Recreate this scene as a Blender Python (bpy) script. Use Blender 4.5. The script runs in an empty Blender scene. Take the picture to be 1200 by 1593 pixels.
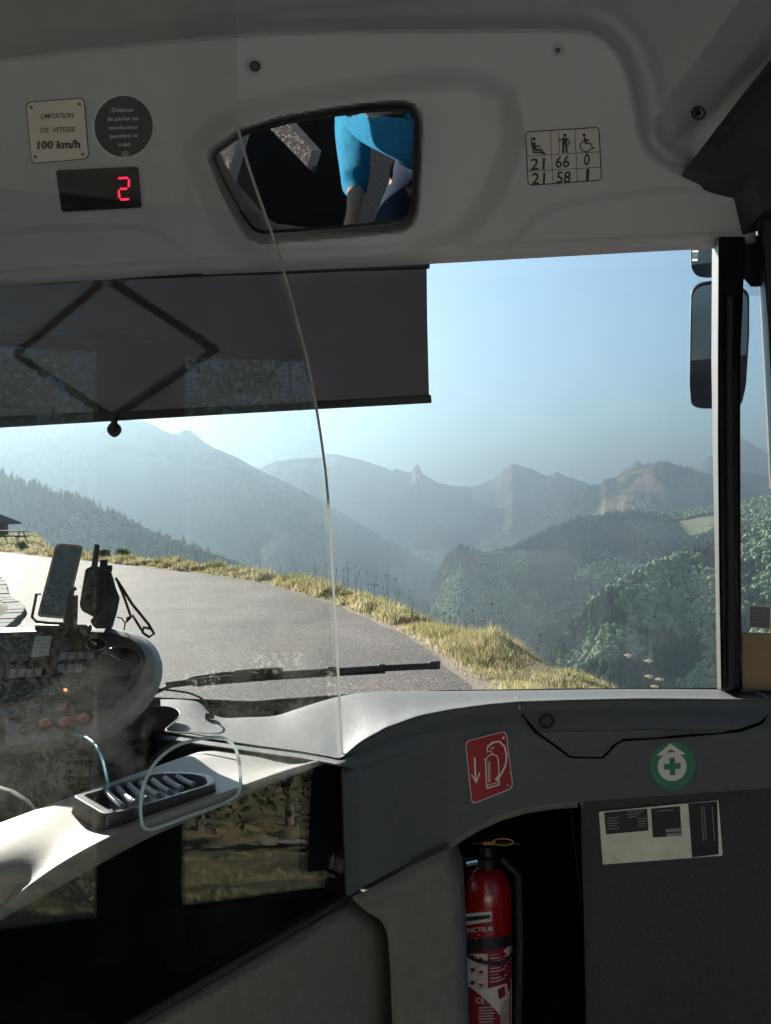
import bpy, bmesh, math, random
import numpy as np
from mathutils import Vector, Matrix
from mathutils.geometry import delaunay_2d_cdt
random.seed(7); RNG = np.random.default_rng(11)
C = bpy.context.scene
COL = C.collection
R = math.radians
# ---------------------------------------------------------------- camera
H = 2.2                       # eye height over the road
F = 1150.5                    # focal length in photo pixels (1200 x 1593)
cam = bpy.data.objects.new("camera", bpy.data.cameras.new("camera")); COL.objects.link(cam)
cam.location = (0, 0, H); cam.rotation_euler = (R(90), 0, 0)
cam.data.sensor_fit = 'VERTICAL'; cam.data.sensor_height = 36; cam.data.lens = 26
cam.data.clip_start = 0.02; cam.data.clip_end = 80000
C.camera = cam
# ---------------------------------------------------------------- sky and sun
SUN_AZ, SUN_EL = -36.0, 20.0          # from +Y towards -X, above the horizon
w = bpy.data.worlds.new("World"); C.world = w; w.use_nodes = True
nt = w.node_tree; bg = nt.nodes['Background']
sky = nt.nodes.new('ShaderNodeTexSky'); sky.sky_type = 'NISHITA'; sky.sun_disc = False
sky.sun_elevation = R(SUN_EL); sky.sun_rotation = R(SUN_AZ)
sky.altitude = 900; sky.air_density = 1.15; sky.dust_density = 0.05; sky.ozone_density = 2.0
tint = nt.nodes.new('ShaderNodeMix'); tint.data_type = 'RGBA'; tint.blend_type = 'MULTIPLY'; tint.inputs[0].default_value = 1; tint.inputs[7].default_value = (.42, .56, .61, 1)
nt.links.new(sky.outputs[0], tint.inputs[6]); nt.links.new(tint.outputs[2], bg.inputs[0]); bg.inputs[1].default_value = 0.05
sl = bpy.data.lights.new("sun", 'SUN'); sl.energy = 5.0; sl.angle = R(0.5); sl.color = (1, 0.93, 0.83)
so = bpy.data.objects.new("sun", sl); COL.objects.link(so)
sdir = Vector((math.sin(R(SUN_AZ))*math.cos(R(SUN_EL)), math.cos(R(SUN_AZ))*math.cos(R(SUN_EL)), math.sin(R(SUN_EL))))
so.rotation_euler = sdir.to_track_quat('Z', 'Y').to_euler()
so.location = (-20, 25, 30)
C.view_settings.view_transform = 'Standard'; C.view_settings.look = 'None'
C.view_settings.gamma = 1; C.view_settings.exposure = 2.7
cy = C.cycles
cy.max_bounces = 12; cy.diffuse_bounces = 5; cy.glossy_bounces = 5; cy.transmission_bounces = 6
cy.transparent_max_bounces = 24; cy.volume_bounces = 0; cy.sample_clamp_indirect = 8
cy.use_denoising = True; cy.caustics_reflective = False; cy.caustics_refractive = False
# ---------------------------------------------------------------- places
# bus frame: r across (right), d forward; the bus stands turned 9 degrees to the right of the view
SB, CB = math.sin(R(9)), math.cos(R(9))
def B(r, d, z): return Vector((r*CB + d*SB, -r*SB + d*CB, z + H))
def PY(px, py, Y):            # a point at forward distance Y
    return Vector(((px-600)/F*Y, Y, H + (796.5-py)/F*Y))
def PD(px, py, d):            # a point at bus depth d
    u = (px-600)/F
    return PY(px, py, d/(u*SB + CB))
def PZ(px, py, z):            # a point at height z relative to the eye
    return PY(px, py, z*F/(796.5-py))
class Cyl:                    # an upright cylinder that marks can be wrapped on
    def __init__(s, c, r): s.c = Vector(c); s.r = r
    def q(s, px, py, h=0.0):
        v = Vector(((px-600)/F, 1, (796.5-py)/F)); r = s.r+h; cx, cy_ = s.c.x, s.c.y
        a = v.x*v.x+v.y*v.y; b = -2*(v.x*cx+v.y*cy_); c = cx*cx+cy_*cy_-r*r; t = (-b-math.sqrt(max(0, b*b-4*a*c)))/(2*a)
        return Vector((0, 0, H))+v*t
class Plane:
    def __init__(s, a, b, c):
        s.o = a.copy(); s.n = (b-a).cross(c-a).normalized()
        if s.n.dot(Vector((0, 0, H))-a) < 0: s.n.negate()
    def q(s, px, py, h=0.0):
        o = Vector((0, 0, H)); v = Vector(((px-600)/F, 1, (796.5-py)/F))
        t = (s.o + s.n*h - o).dot(s.n)/v.dot(s.n)
        return o + v*t
# ---------------------------------------------------------------- materials
def lnk(nt, a, b): nt.links.new(a, b)
def mat(name, col, rough=0.6, metal=0.0, spec=0.5, noise=0.0, scale=30, bump=0.0, bscale=None, col2=None, coat=0.0, emit=None, estr=0, lo=.35, hi=.65, sheen=0):
    m = bpy.data.materials.new(name); m.use_nodes = True
    nt = m.node_tree; p = nt.nodes['Principled BSDF']
    p.inputs['Base Color'].default_value = (*col, 1); p.inputs['Roughness'].default_value = rough
    p.inputs['Metallic'].default_value = metal; p.inputs['Specular IOR Level'].default_value = spec
    p.inputs['Coat Weight'].default_value = coat
    if emit: p.inputs['Emission Color'].default_value = (*emit, 1); p.inputs['Emission Strength'].default_value = estr
    if noise or col2 or bump:
        tc = nt.nodes.new('ShaderNodeTexCoord')
    if noise or col2:
        n = nt.nodes.new('ShaderNodeTexNoise'); n.inputs['Scale'].default_value = scale; n.inputs['Detail'].default_value = 6
        n.inputs['Roughness'].default_value = 0.65
        lnk(nt, tc.outputs['Object'], n.inputs['Vector'])
        cr = nt.nodes.new('ShaderNodeValToRGB')
        c2 = col2 if col2 else tuple(max(0, c*(1+noise)) for c in col)
        c1 = col if col2 else tuple(max(0, c*(1-noise)) for c in col)
        cr.color_ramp.elements[0].color = (*c1, 1); cr.color_ramp.elements[1].color = (*c2, 1)
        cr.color_ramp.elements[0].position = lo; cr.color_ramp.elements[1].position = hi
        lnk(nt, n.outputs[0], cr.inputs[0]); lnk(nt, cr.outputs[0], p.inputs['Base Color'])
    if bump:
        b = nt.nodes.new('ShaderNodeBump'); n2 = nt.nodes.new('ShaderNodeTexNoise')
        n2.inputs['Scale'].default_value = bscale or scale*8; n2.inputs['Detail'].default_value = 4
        lnk(nt, tc.outputs['Object'], n2.inputs['Vector']); lnk(nt, n2.outputs[0], b.inputs['Height'])
        b.inputs['Strength'].default_value = bump; b.inputs['Distance'].default_value = 0.001
        lnk(nt, b.outputs[0], p.inputs['Normal'])
    return m
def glass(name, r0=0.05, tint=(1, 1, 1), dust=0.0, dscale=6, dcol=(.8, .8, .78), streak=False):
    m = bpy.data.materials.new(name); m.use_nodes = True; nt = m.node_tree; N = nt.nodes
    N.remove(N['Principled BSDF']); out = N['Material Output']
    tr = N.new('ShaderNodeBsdfTransparent'); tr.inputs[0].default_value = (*tint, 1)
    gl = N.new('ShaderNodeBsdfGlossy'); gl.inputs['Roughness'].default_value = 0.0
    lw = N.new('ShaderNodeLayerWeight'); lw.inputs[0].default_value = 0.5
    pw = N.new('ShaderNodeMath'); pw.operation = 'POWER'; pw.inputs[1].default_value = 5
    lnk(nt, lw.outputs['Facing'], pw.inputs[0])
    ma = N.new('ShaderNodeMath'); ma.operation = 'MULTIPLY_ADD'; ma.inputs[1].default_value = 1-r0; ma.inputs[2].default_value = r0
    lnk(nt, pw.outputs[0], ma.inputs[0])
    mx = N.new('ShaderNodeMixShader'); lnk(nt, ma.outputs[0], mx.inputs[0]); lnk(nt, tr.outputs[0], mx.inputs[1]); lnk(nt, gl.outputs[0], mx.inputs[2])
    last = mx
    if dust > 0:
        tc = N.new('ShaderNodeTexCoord')
        n = N.new('ShaderNodeTexNoise'); n.inputs['Scale'].default_value = dscale; n.inputs['Detail'].default_value = 8; n.inputs['Roughness'].default_value = .7
        lnk(nt, tc.outputs['Object'], n.inputs['Vector'])
        cr = N.new('ShaderNodeValToRGB'); cr.color_ramp.elements[0].position = .45; cr.color_ramp.elements[1].position = .85
        lnk(nt, n.outputs[0], cr.inputs[0])
        # small specks
        v = N.new('ShaderNodeTexVoronoi'); v.inputs['Scale'].default_value = dscale*9
        lnk(nt, tc.outputs['Object'], v.inputs['Vector'])
        c2 = N.new('ShaderNodeValToRGB'); c2.color_ramp.elements[0].position = .0; c2.color_ramp.elements[0].color = (1, 1, 1, 1)
        c2.color_ramp.elements[1].position = .045; c2.color_ramp.elements[1].color = (0, 0, 0, 1)
        lnk(nt, v.outputs['Distance'], c2.inputs[0])
        n3 = N.new('ShaderNodeTexNoise'); n3.inputs['Scale'].default_value = dscale*3
        lnk(nt, tc.outputs['Object'], n3.inputs['Vector'])
        c3 = N.new('ShaderNodeMath'); c3.operation = 'GREATER_THAN'; c3.inputs[1].default_value = .56
        lnk(nt, n3.outputs[0], c3.inputs[0])
        m1 = N.new('ShaderNodeMath'); m1.operation = 'MULTIPLY'; lnk(nt, c2.outputs[0], m1.inputs[0]); lnk(nt, c3.outputs[0], m1.inputs[1])
        m2 = N.new('ShaderNodeMath'); m2.operation = 'MULTIPLY'; m2.inputs[1].default_value = dust; lnk(nt, cr.outputs[0], m2.inputs[0])
        m3 = N.new('ShaderNodeMath'); m3.operation = 'MULTIPLY_ADD'; m3.inputs[1].default_value = min(.35, dust*6)
        lnk(nt, m1.outputs[0], m3.inputs[0]); lnk(nt, m2.outputs[0], m3.inputs[2])
        ts = N.new('ShaderNodeBsdfTranslucent'); ts.inputs[0].default_value = (*dcol, 1)
        df = N.new('ShaderNodeBsdfDiffuse'); df.inputs[0].default_value = (*dcol, 1)
        mm = N.new('ShaderNodeMixShader'); lnk(nt, ts.outputs[0], mm.inputs[1]); lnk(nt, df.outputs[0], mm.inputs[2])
        mf = N.new('ShaderNodeMixShader'); lnk(nt, m3.outputs[0], mf.inputs[0]); lnk(nt, mx.outputs[0], mf.inputs[1]); lnk(nt, mm.outputs[0], mf.inputs[2])
        last = mf
    lnk(nt, last.outputs[0], out.inputs[0])
    return m
# ---------------------------------------------------------------- objects
def tag(o, label=None, cat=None, group=None, kind=None):
    if label: o['label'] = label
    if cat: o['category'] = cat
    if group: o['group'] = group
    if kind: o['kind'] = kind
    return o
def thing(name, label, cat, loc=(0, 0, 0), group=None):
    o = bpy.data.objects.new(name, None); COL.objects.link(o); o.location = loc; o.empty_display_size = .05
    return tag(o, label, cat, group)
def mk(name, verts, faces, m, parent=None, smooth=True, origin=None):
    me = bpy.data.meshes.new(name)
    vs = [Vector(v) for v in verts]
    if origin is None:
        origin = Vector(parent.location) if parent else (sum(vs, Vector())/max(1, len(vs)))
        if parent and parent.parent: origin = parent.matrix_world.translation if False else Vector(parent['_o'] if '_o' in parent else parent.location)
    origin = Vector(origin)
    me.from_pydata([tuple(v-origin) for v in vs], [], faces)
    me.materials.append(m) if m else None
    if smooth:
        me.shade_smooth()
    me.update()
    o = bpy.data.objects.new(name, me); COL.objects.link(o)
    if parent:
        o.parent = parent; o.location = origin - WORLD(parent)
    else: o.location = origin
    return o
def WORLD(o):
    p = Vector(o.location)
    while o.parent: o = o.parent; p += Vector(o.location)
    return p
class MB:
    """collects shapes in world space, then becomes one mesh"""
    def __init__(s): s.v = []; s.f = []
    def add(s, v, f):
        k = len(s.v); s.v += [Vector(a) for a in v]; s.f += [tuple(i+k for i in g) for g in f]; return s
    def build(s, name, m, parent=None, smooth=True, bevel=0, auto=True, seg=2):
        org = WORLD(parent) if parent else None
        o = mk(name, s.v, s.f, m, parent, smooth, org)
        me = o.data; bm = bmesh.new(); bm.from_mesh(me)
        bmesh.ops.recalc_face_normals(bm, faces=bm.faces)
        if smooth and auto:
            for e in bm.edges:
                if len(e.link_faces) == 2 and e.calc_face_angle(0) > R(38): e.smooth = False
        bm.to_mesh(me); bm.free()
        if bevel:
            b = o.modifiers.new('bevel', 'BEVEL'); b.width = bevel; b.segments = seg; b.limit_method = 'ANGLE'; b.angle_limit = R(35)
            b.harden_normals = False
        return o
    def prism(s, pts, off):                       # pts world loop, off vector
        n = len(pts); off = Vector(off)
        s.add(list(pts)+[Vector(p)+off for p in pts], [tuple(range(n)), tuple(range(2*n-1, n-1, -1))]+[(i, i+n, (i+1) % n+n, (i+1) % n) for i in range(n)]); return s
    def boxw(s, c, ax, ay, az):                   # centre and half axes
        c, ax, ay, az = map(Vector, (c, ax, ay, az))
        p = [c+ax*i+ay*j+az*k for k in (-1, 1) for j in (-1, 1) for i in (-1, 1)]
        s.add(p, [(0, 2, 3, 1), (4, 5, 7, 6), (0, 1, 5, 4), (2, 6, 7, 3), (0, 4, 6, 2), (1, 3, 7, 5)]); return s
    def boxb(s, r0, r1, d0, d1, z0, z1):          # box in the bus frame
        p = [B(r, d, z) for z in (z0, z1) for d in (d0, d1) for r in (r0, r1)]
        s.add(p, [(0, 2, 3, 1), (4, 5, 7, 6), (0, 1, 5, 4), (2, 6, 7, 3), (0, 4, 6, 2), (1, 3, 7, 5)]); return s
    def tube(s, pts, rad, n=8, closed=False, cap=True):
        pts = [Vector(p) for p in pts]; m = len(pts)
        rads = rad if isinstance(rad, (list, tuple)) else [rad]*m
        ref = None; vs = []
        for i, p in enumerate(pts):
            a = pts[i-1] if (i or closed) else p; b = pts[(i+1) % m] if (i < m-1 or closed) else p
            t = (b-a).normalized()
            if ref is None:
                ref = t.orthogonal().normalized()
            ref = (ref - t*ref.dot(t)).normalized(); bi = t.cross(ref)
            vs += [p + (ref*math.cos(2*math.pi*k/n)+bi*math.sin(2*math.pi*k/n))*rads[i] for k in range(n)]
        fs = []
        for i in range(m if closed else m-1):
            for k in range(n):
                a, b = i*n+k, i*n+(k+1) % n; c, d = ((i+1) % m)*n+(k+1) % n, ((i+1) % m)*n+k
                fs.append((a, b, c, d))
        if cap and not closed: fs += [tuple(range(n))[::-1], tuple(range((m-1)*n, m*n))]
        s.add(vs, fs); return s
    def lathe(s, prof, base, axis=(0, 0, 1), n=32):   # prof: (radius, height)
        ax = Vector(axis).normalized(); u = ax.orthogonal().normalized(); v = ax.cross(u); base = Vector(base)
        vs = [base+ax*h+(u*math.cos(2*math.pi*k/n)+v*math.sin(2*math.pi*k/n))*r for r, h in prof for k in range(n)]
        fs = [(i*n+k, i*n+(k+1) % n, (i+1)*n+(k+1) % n, (i+1)*n+k) for i in range(len(prof)-1) for k in range(n)]
        fs += [tuple(range(n))[::-1], tuple(range((len(prof)-1)*n, len(prof)*n))]
        s.add(vs, fs); return s
def loftR(rows, nc=60, nr=4):
    """rows: (control points, fn); smooth surface through the rows"""
    G = np.array([[tuple(fn(*p)) for p in cr(r, nc)] for r, fn in rows])
    g = np.array([cr2(G[:, j, :], nr) for j in range(nc)]).transpose(1, 0, 2)
    m = g.shape[0]; vs = [Vector(p) for p in g.reshape(-1, 3)]
    return vs, [(i*nc+j, i*nc+j+1, (i+1)*nc+j+1, (i+1)*nc+j) for i in range(m-1) for j in range(nc-1)]
def cr(pts, n):                                   # Catmull-Rom through tuples, n samples
    P = np.array(pts, float); m = len(P)
    L = np.concatenate([[0], np.cumsum(np.linalg.norm(np.diff(P[:, :2], axis=0), axis=1)+1e-6)])
    T = np.linspace(0, L[-1], n); out = []
    for t in T:
        i = min(max(int(np.searchsorted(L, t, 'right'))-1, 0), m-2); s = (t-L[i])/(L[i+1]-L[i])
        p0 = P[max(i-1, 0)]; p1 = P[i]; p2 = P[i+1]; p3 = P[min(i+2, m-1)]
        l0 = (L[i]-L[max(i-1, 0)]) or 1e9; l1 = L[i+1]-L[i]; l2 = (L[min(i+2, m-1)]-L[i+1]) or 1e9
        m1 = ((p1-p0)/l0*l1*.5+(p2-p1)*.5) if i > 0 else (p2-p1); m2 = ((p2-p1)*.5+(p3-p2)/l2*l1*.5) if i+2 < m else (p2-p1)
        a = 2*s**3-3*s**2+1; b = s**3-2*s**2+s; c = -2*s**3+3*s**2; d = s**3-s**2
        out.append(tuple(a*p1+b*m1+c*p2+d*m2))
    return out
def loft(rows, fn, nc=60, nr=4, lin=False):
    """rows of (px,py,w) control points; fn(px,py,w) gives the world point"""
    g = [cr(r, nc) for r in rows]
    if nr > 1:
        G = np.array(g); cols = []
        for j in range(nc):
            cols.append(cr2(G[:, j, :], nr))
        g = np.array(cols).transpose(1, 0, 2).tolist()
    vs = [fn(*p) for r in g for p in r]; n = nc
    fs = [(i*n+j, i*n+j+1, (i+1)*n+j+1, (i+1)*n+j) for i in range(len(g)-1) for j in range(n-1)]
    return vs, fs
def cr2(P, nr):
    out = []; m = len(P)
    for i in range(m-1):
        p0 = P[max(i-1, 0)]; p1 = P[i]; p2 = P[i+1]; p3 = P[min(i+2, m-1)]
        for k in range(nr):
            s = k/nr
            out.append(.5*((2*p1)+(-p0+p2)*s+(2*p0-5*p1+4*p2-p3)*s*s+(-p0+3*p1-3*p2+p3)*s**3))
    out.append(P[-1]); return np.array(out)
def inpoly(x, y, poly):
    x = np.asarray(x, float); y = np.asarray(y, float); ins = np.zeros(x.shape, bool); n = len(poly)
    for i in range(n):
        x1, y1 = poly[i][:2]; x2, y2 = poly[(i+1) % n][:2]
        c = ((y1 > y) != (y2 > y)) & (x < (x2-x1)*(y-y1)/((y2-y1) if y2 != y1 else 1e-9)+x1)
        ins ^= c
    return ins
def sdist(x, y, pl, closed=True):                 # unsigned distance to a polyline
    x = np.asarray(x, float); y = np.asarray(y, float); d = np.full(x.shape, 1e9); n = len(pl)
    for i in range(n if closed else n-1):
        x1, y1 = pl[i][:2]; x2, y2 = pl[(i+1) % n][:2]; dx, dy = x2-x1, y2-y1
        t = np.clip(((x-x1)*dx+(y-y1)*dy)/(dx*dx+dy*dy+1e-12), 0, 1)
        d = np.minimum(d, np.hypot(x-x1-t*dx, y-y1-t*dy))
    return d
def sd(x, y, poly):                               # signed, negative inside
    return np.where(inpoly(x, y, poly), -1, 1)*sdist(x, y, poly)
def sm(a, b, t):
    t = np.clip((t-a)/(b-a), 0, 1); return t*t*(3-2*t)
def dense(poly, step, closed=True):
    out = []; n = len(poly)
    for i in range(n if closed else n-1):
        a, b = poly[i], poly[(i+1) % n]; k = max(1, int(math.hypot(b[0]-a[0], b[1]-a[1])/step))
        out += [(a[0]+(b[0]-a[0])*j/k, a[1]+(b[1]-a[1])*j/k) for j in range(k)]
    if not closed: out.append(tuple(poly[-1][:2]))
    return out
def rnd(poly, rad, n=5):                          # round a polygon's corners
    out = []; m = len(poly)
    for i in range(m):
        p = Vector(poly[i][:2]); a = Vector(poly[i-1][:2]); b = Vector(poly[(i+1) % m][:2])
        rr = rad[i] if isinstance(rad, (list, tuple)) else rad
        la, lb = (a-p).length, (b-p).length; q = min(rr, la*.45, lb*.45)
        pa = p+(a-p).normalized()*q; pb = p+(b-p).normalized()*q
        for k in range(n+1):
            t = k/n; out.append(tuple((1-t)**2*pa+2*t*(1-t)*p+t*t*pb))
    return out
def patch(poly, fn, step=10, holes=(), back=0.0, bvec=None):
    """fills a photo-plane outline with a fine mesh whose points fn(px,py) places in space; rim pulled back"""
    loops = [dense(poly, step)]+[dense(h, step) for h in holes]
    pts = []; edges = []; faces = []
    for L in loops:
        k = len(pts); pts += L; edges += [(k+i, k+(i+1) % len(L)) for i in range(len(L))]
    nb = len(pts)
    xs = [p[0] for p in poly]; ys = [p[1] for p in poly]
    gx, gy = np.meshgrid(np.arange(min(xs)+step*.5, max(xs), step), np.arange(min(ys)+step*.5, max(ys), step))
    gx[::2] += step*.5
    gx = gx.ravel(); gy = gy.ravel()
    ok = inpoly(gx, gy, poly)
    for h in holes: ok &= ~inpoly(gx, gy, h)
    for L in [poly]+list(holes): ok &= sdist(gx, gy, L) > step*.45
    pts += list(zip(gx[ok].tolist(), gy[ok].tolist()))
    r = delaunay_2d_cdt([Vector(p) for p in pts], edges, [], 0, 1e-6)
    vv = [tuple(v) for v in r[0]]; tri = []
    cx = np.array([sum(vv[i][0] for i in f)/len(f) for f in r[2]]); cyy = np.array([sum(vv[i][1] for i in f)/len(f) for f in r[2]])
    ok = inpoly(cx, cyy, poly)
    for h in holes: ok &= ~inpoly(cx, cyy, h)
    tri = [tuple(f) for f, k in zip(r[2], ok) if k]
    W = [fn(x, y) for x, y in vv]
    if back:
        bv = bvec or B(0, 1, -H)*back
        cnt = {}
        for f in tri:
            for a, b in zip(f, f[1:]+f[:1]):
                cnt[(a, b)] = 1
        rim = [(a, b) for (a, b) in cnt if (b, a) not in cnt]
        mp = {}
        for a, b in rim:
            for q in (a, b):
                if q not in mp: mp[q] = len(W); W.append(W[q]+bv)
        tri += [(b, a, mp[a], mp[b]) for a, b in rim]
    return W, tri
# flat marks on a plane, all given in photo pixels
def flat(pl, pts, h0, h1):
    b = MB(); n = len(pts); b.add([pl.q(x, y, h) for h in (h0, h1) for x, y in pts], [tuple(range(n)), tuple(range(2*n-1, n-1, -1))]+[(i, i+n, (i+1) % n+n, (i+1) % n) for i in range(n)]); return b
def ribbon(b, pl, pts, wpx, h0, h1, closed=False):
    pts = [Vector(p) for p in pts]; n = len(pts); Ls = []; Rs = []
    for i in range(n):
        a = pts[i-1] if (i or closed) else pts[i]; c = pts[(i+1) % n] if (i < n-1 or closed) else pts[i]
        t = (c-a).normalized(); nn = Vector((-t.y, t.x))*wpx*.5
        Ls.append(pts[i]+nn); Rs.append(pts[i]-nn)
    vs = [pl.q(p.x, p.y, h) for h in (h0, h1) for p in Ls+Rs]; m = 2*n; fs = []
    for i in range(n if closed else n-1):
        j = (i+1) % n
        fs += [(i, j, n+j, n+i), (m+i, m+n+i, m+n+j, m+j), (i, m+i, m+j, j), (n+i, n+j, m+n+j, m+n+i)]
    if not closed: fs += [(0, n, m+n, m), (n-1, m+n-1, m+2*n-1, 2*n-1)]
    b.add(vs, fs); return b
def circ(cx, cy, rx, ry=None, n=28, a0=0, a1=360):
    ry = ry or rx; full = (a1-a0) >= 360
    return [(cx+rx*math.cos(R(a0+(a1-a0)*k/(n if full else n-1))), cy+ry*math.sin(R(a0+(a1-a0)*k/(n if full else n-1)))) for k in range(n)]
def text(b, pl, s, x, y, wpx, hpx, h, slope=0.0, shear=0.0, bold=0.0, th=.0006, align='L', wq=None):
    """writing on a plane; (x,y) is the left end of the baseline in pixels, slope is dy/dx"""
    cu = bpy.data.curves.new('t', 'FONT'); cu.body = s; cu.offset = bold; cu.resolution_u = 2
    o = bpy.data.objects.new('t', cu); COL.objects.link(o)
    me = bpy.data.meshes.new_from_object(o)
    V = np.array([v.co[:] for v in me.vertices]); fs = [tuple(p.vertices) for p in me.polygons]
    bpy.data.objects.remove(o); bpy.data.meshes.remove(me); bpy.data.curves.remove(cu)
    if len(V) == 0: return b
    x0, x1 = V[:, 0].min(), V[:, 0].max(); cap = .73
    X = (V[:, 0]-x0)/(x1-x0)*wpx; Yv = V[:, 1]/cap*hpx
    if wq: pass
    vs = [pl.q(x+a+shear*c, y-c+slope*a, h) for a, c in zip(X, Yv)]
    n = len(vs); cnt = set()
    for f in fs:
        for a, c in zip(f, f[1:]+f[:1]): cnt.add((a, c))
    rim = [(a, c) for a, c in cnt if (c, a) not in cnt]
    vs2 = vs+[pl.q(x+a+shear*c, y-c+slope*a, h+th) for a, c in zip(X, Yv)]
    b.add(vs2, [tuple(i+n for i in f) for f in fs]+[(c, a, a+n, c+n) for a, c in rim]); return b
def fbm(x, y, oct=5, seed=0, gain=.5):
    x = np.asarray(x, float); y = np.asarray(y, float); out = np.zeros(np.broadcast(x, y).shape); amp = 1; tot = 0
    def h(i, j):
        v = np.sin(i*127.1+j*311.7+seed*74.7)*43758.5453; return v-np.floor(v)
    for o in range(oct):
        xi, yi = np.floor(x), np.floor(y); fx, fy = x-xi, y-yi; fx = fx*fx*(3-2*fx); fy = fy*fy*(3-2*fy)
        out += amp*((h(xi, yi)*(1-fx)+h(xi+1, yi)*fx)*(1-fy)+(h(xi, yi+1)*(1-fx)+h(xi+1, yi+1)*fx)*fy)
        tot += amp; amp *= gain; x = x*2.03+17.3; y = y*2.03+9.1; seed += 1
    return out/tot*2-1
# ================================================================ OUTSIDE
def mknp(name, V, Fc, m, kind=None, smooth=False):
    me = bpy.data.meshes.new(name); V = np.asarray(V, np.float32); Fc = np.asarray(Fc, np.int32); k = Fc.shape[1]
    me.vertices.add(len(V)); me.vertices.foreach_set('co', V.ravel())
    me.loops.add(Fc.size); me.loops.foreach_set('vertex_index', Fc.ravel())
    me.polygons.add(len(Fc)); me.polygons.foreach_set('loop_start', np.arange(0, Fc.size, k, dtype=np.int32))
    me.polygons.foreach_set('use_smooth', np.full(len(Fc), smooth))
    me.materials.append(m); me.update(calc_edges=True)
    o = bpy.data.objects.new(name, me); COL.objects.link(o)
    if kind: o['kind'] = kind
    return o
FLOORZ = -620.0
# road edges in metres, road surface at z = 0
OUT = [(-2, -70), (1.5, -30), (1.2, -8), (1.3, 0), (1.6, 3), (1.75, 6), (1.2, 9.25), (.94, 10.8), (.45, 13.1), (-.27, 15.3), (-1.2, 17.6), (-2.5, 20.5), (-4.05, 23.3), (-6.4, 26.2), (-8.7, 28.6), (-13, 33), (-17.4, 37), (-21, 40.5), (-32, 48), (-60, 62), (-110, 80)]
INN = [(-9, -70), (-6, -30), (-5, -8), (-5, 0), (-5.3, 6), (-6.2, 11), (-7.25, 14.6), (-8.0, 16.5), (-9.2, 18.3), (-12.8, 24.5), (-18, 30), (-26, 36), (-40, 44), (-64, 54), (-112, 70)]
def c2(pts, n): return [(a, b) for a, b in cr(pts, n)]
OUTd, INNd = c2(OUT, 400), c2(INN, 400)
def vergew(y):                                     # width of the verge beside the outer edge
    y = np.asarray(y, float)
    return np.interp(y, [-70, 0, 6, 9, 11, 13, 16, 22, 30, 36, 42, 60], [2.5, 1.2, 1.8, 2.5, 1.9, 0.8, .6, .8, 1.0, 2.5, 9, 14])
PLAT = OUTd + [(-120, 90), (-400, 200), (-400, -200), (-60, -200)]
def base_h(x, y):
    d = sd(x, y, [(a, b) for a, b in OUTd[::4]]+[OUTd[-1]]+PLAT[len(OUTd):])
    az = np.degrees(np.arctan2(x, y)); vw = np.minimum(vergew(y), np.interp(x, [-30, -19], [14, 1.0]))
    inner = inpoly(x, y, INNd[::4]+[INNd[-1]]+[(-400, 200), (-400, -200), (-60, -200)])
    n1 = fbm(x*.9, y*.9, 4, 3); n2 = fbm(x*.02, y*.02, 5, 5)
    z = np.full(np.shape(x), -.03)
    on = d > 0
    rise = sm(0.05, .5, d)*(.06+.05*n1) + np.where(x > -1, .20, .0)*np.exp(-((d-.9)/.5)**2)*np.exp(-((y-11.6)/.9)**2)
    rise += np.where((x > .5) & (y > 4), .44*np.exp(-((d-2.3)/.8)**2)*np.exp(-((y-8.8)/1.2)**2), 0)
    rise += np.where(x < -15, sm(0, 6, d)*.25, 0) + sm(.2, 1, d)*.20*np.maximum(0, fbm(x*.8, y*.8, 2, 33)) - np.where((x > 0) & (y > 4), .06, 0)*sm(0, .6, d)
    e = np.maximum(0, d-vw)
    slope = np.interp(az, [-60, -10, 40, 62, 130, 180], [.55, .62, .62, .30, .30, .3])
    fall = slope*(np.sqrt(e*e+.16)-.4) * (1+.15*n2)
    zz = rise - fall + np.clip(e/15, 0, 1)*n1*.5 + np.clip(e/400, 0, 1)*(n2-1)*35
    zz = np.where((az > 55) & (az < 150) & (e > 0), np.maximum(zz, -26-.05*e+n2*3*np.clip(e/90, 0, 1)+.0*e), zz)
    z = np.where(on, zz, z)
    # land rises behind and to the left
    di = sd(x, y, INNd[::4]+[INNd[-1]]+[(-400, 200), (-400, -200), (-60, -200)])
    z = np.where(di < 0, sm(0, 1.0, -di)*.3 + np.clip(-di-1, 0, 400)*.14 + .3*n1*sm(0, 4, -di), z)
    r = np.hypot(x, y)
    far = FLOORZ + 40*fbm(x*.001, y*.001, 4, 9)
    # hills on the far right, the back and the left
    hill = FLOORZ + 700*sm(1200, 4200, r)*(.75+.5*fbm(x*.0006, y*.0006, 5, 21))
    side = 1-np.clip((62-np.abs(az))/12, 0, 1)
    return np.maximum(np.maximum(z, far), far*(1-side)+hill*side)
def mat_ground():
    m = mat('meadow_soil', (.06, .055, .022), .95, noise=.5, scale=.6, col2=(.20, .15, .075), bump=.5, bscale=6)
    return m
M_road = mat('asphalt', (.16, .145, .13), .75, spec=.2, noise=.4, scale=90, bump=1.0, bscale=55)
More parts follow.
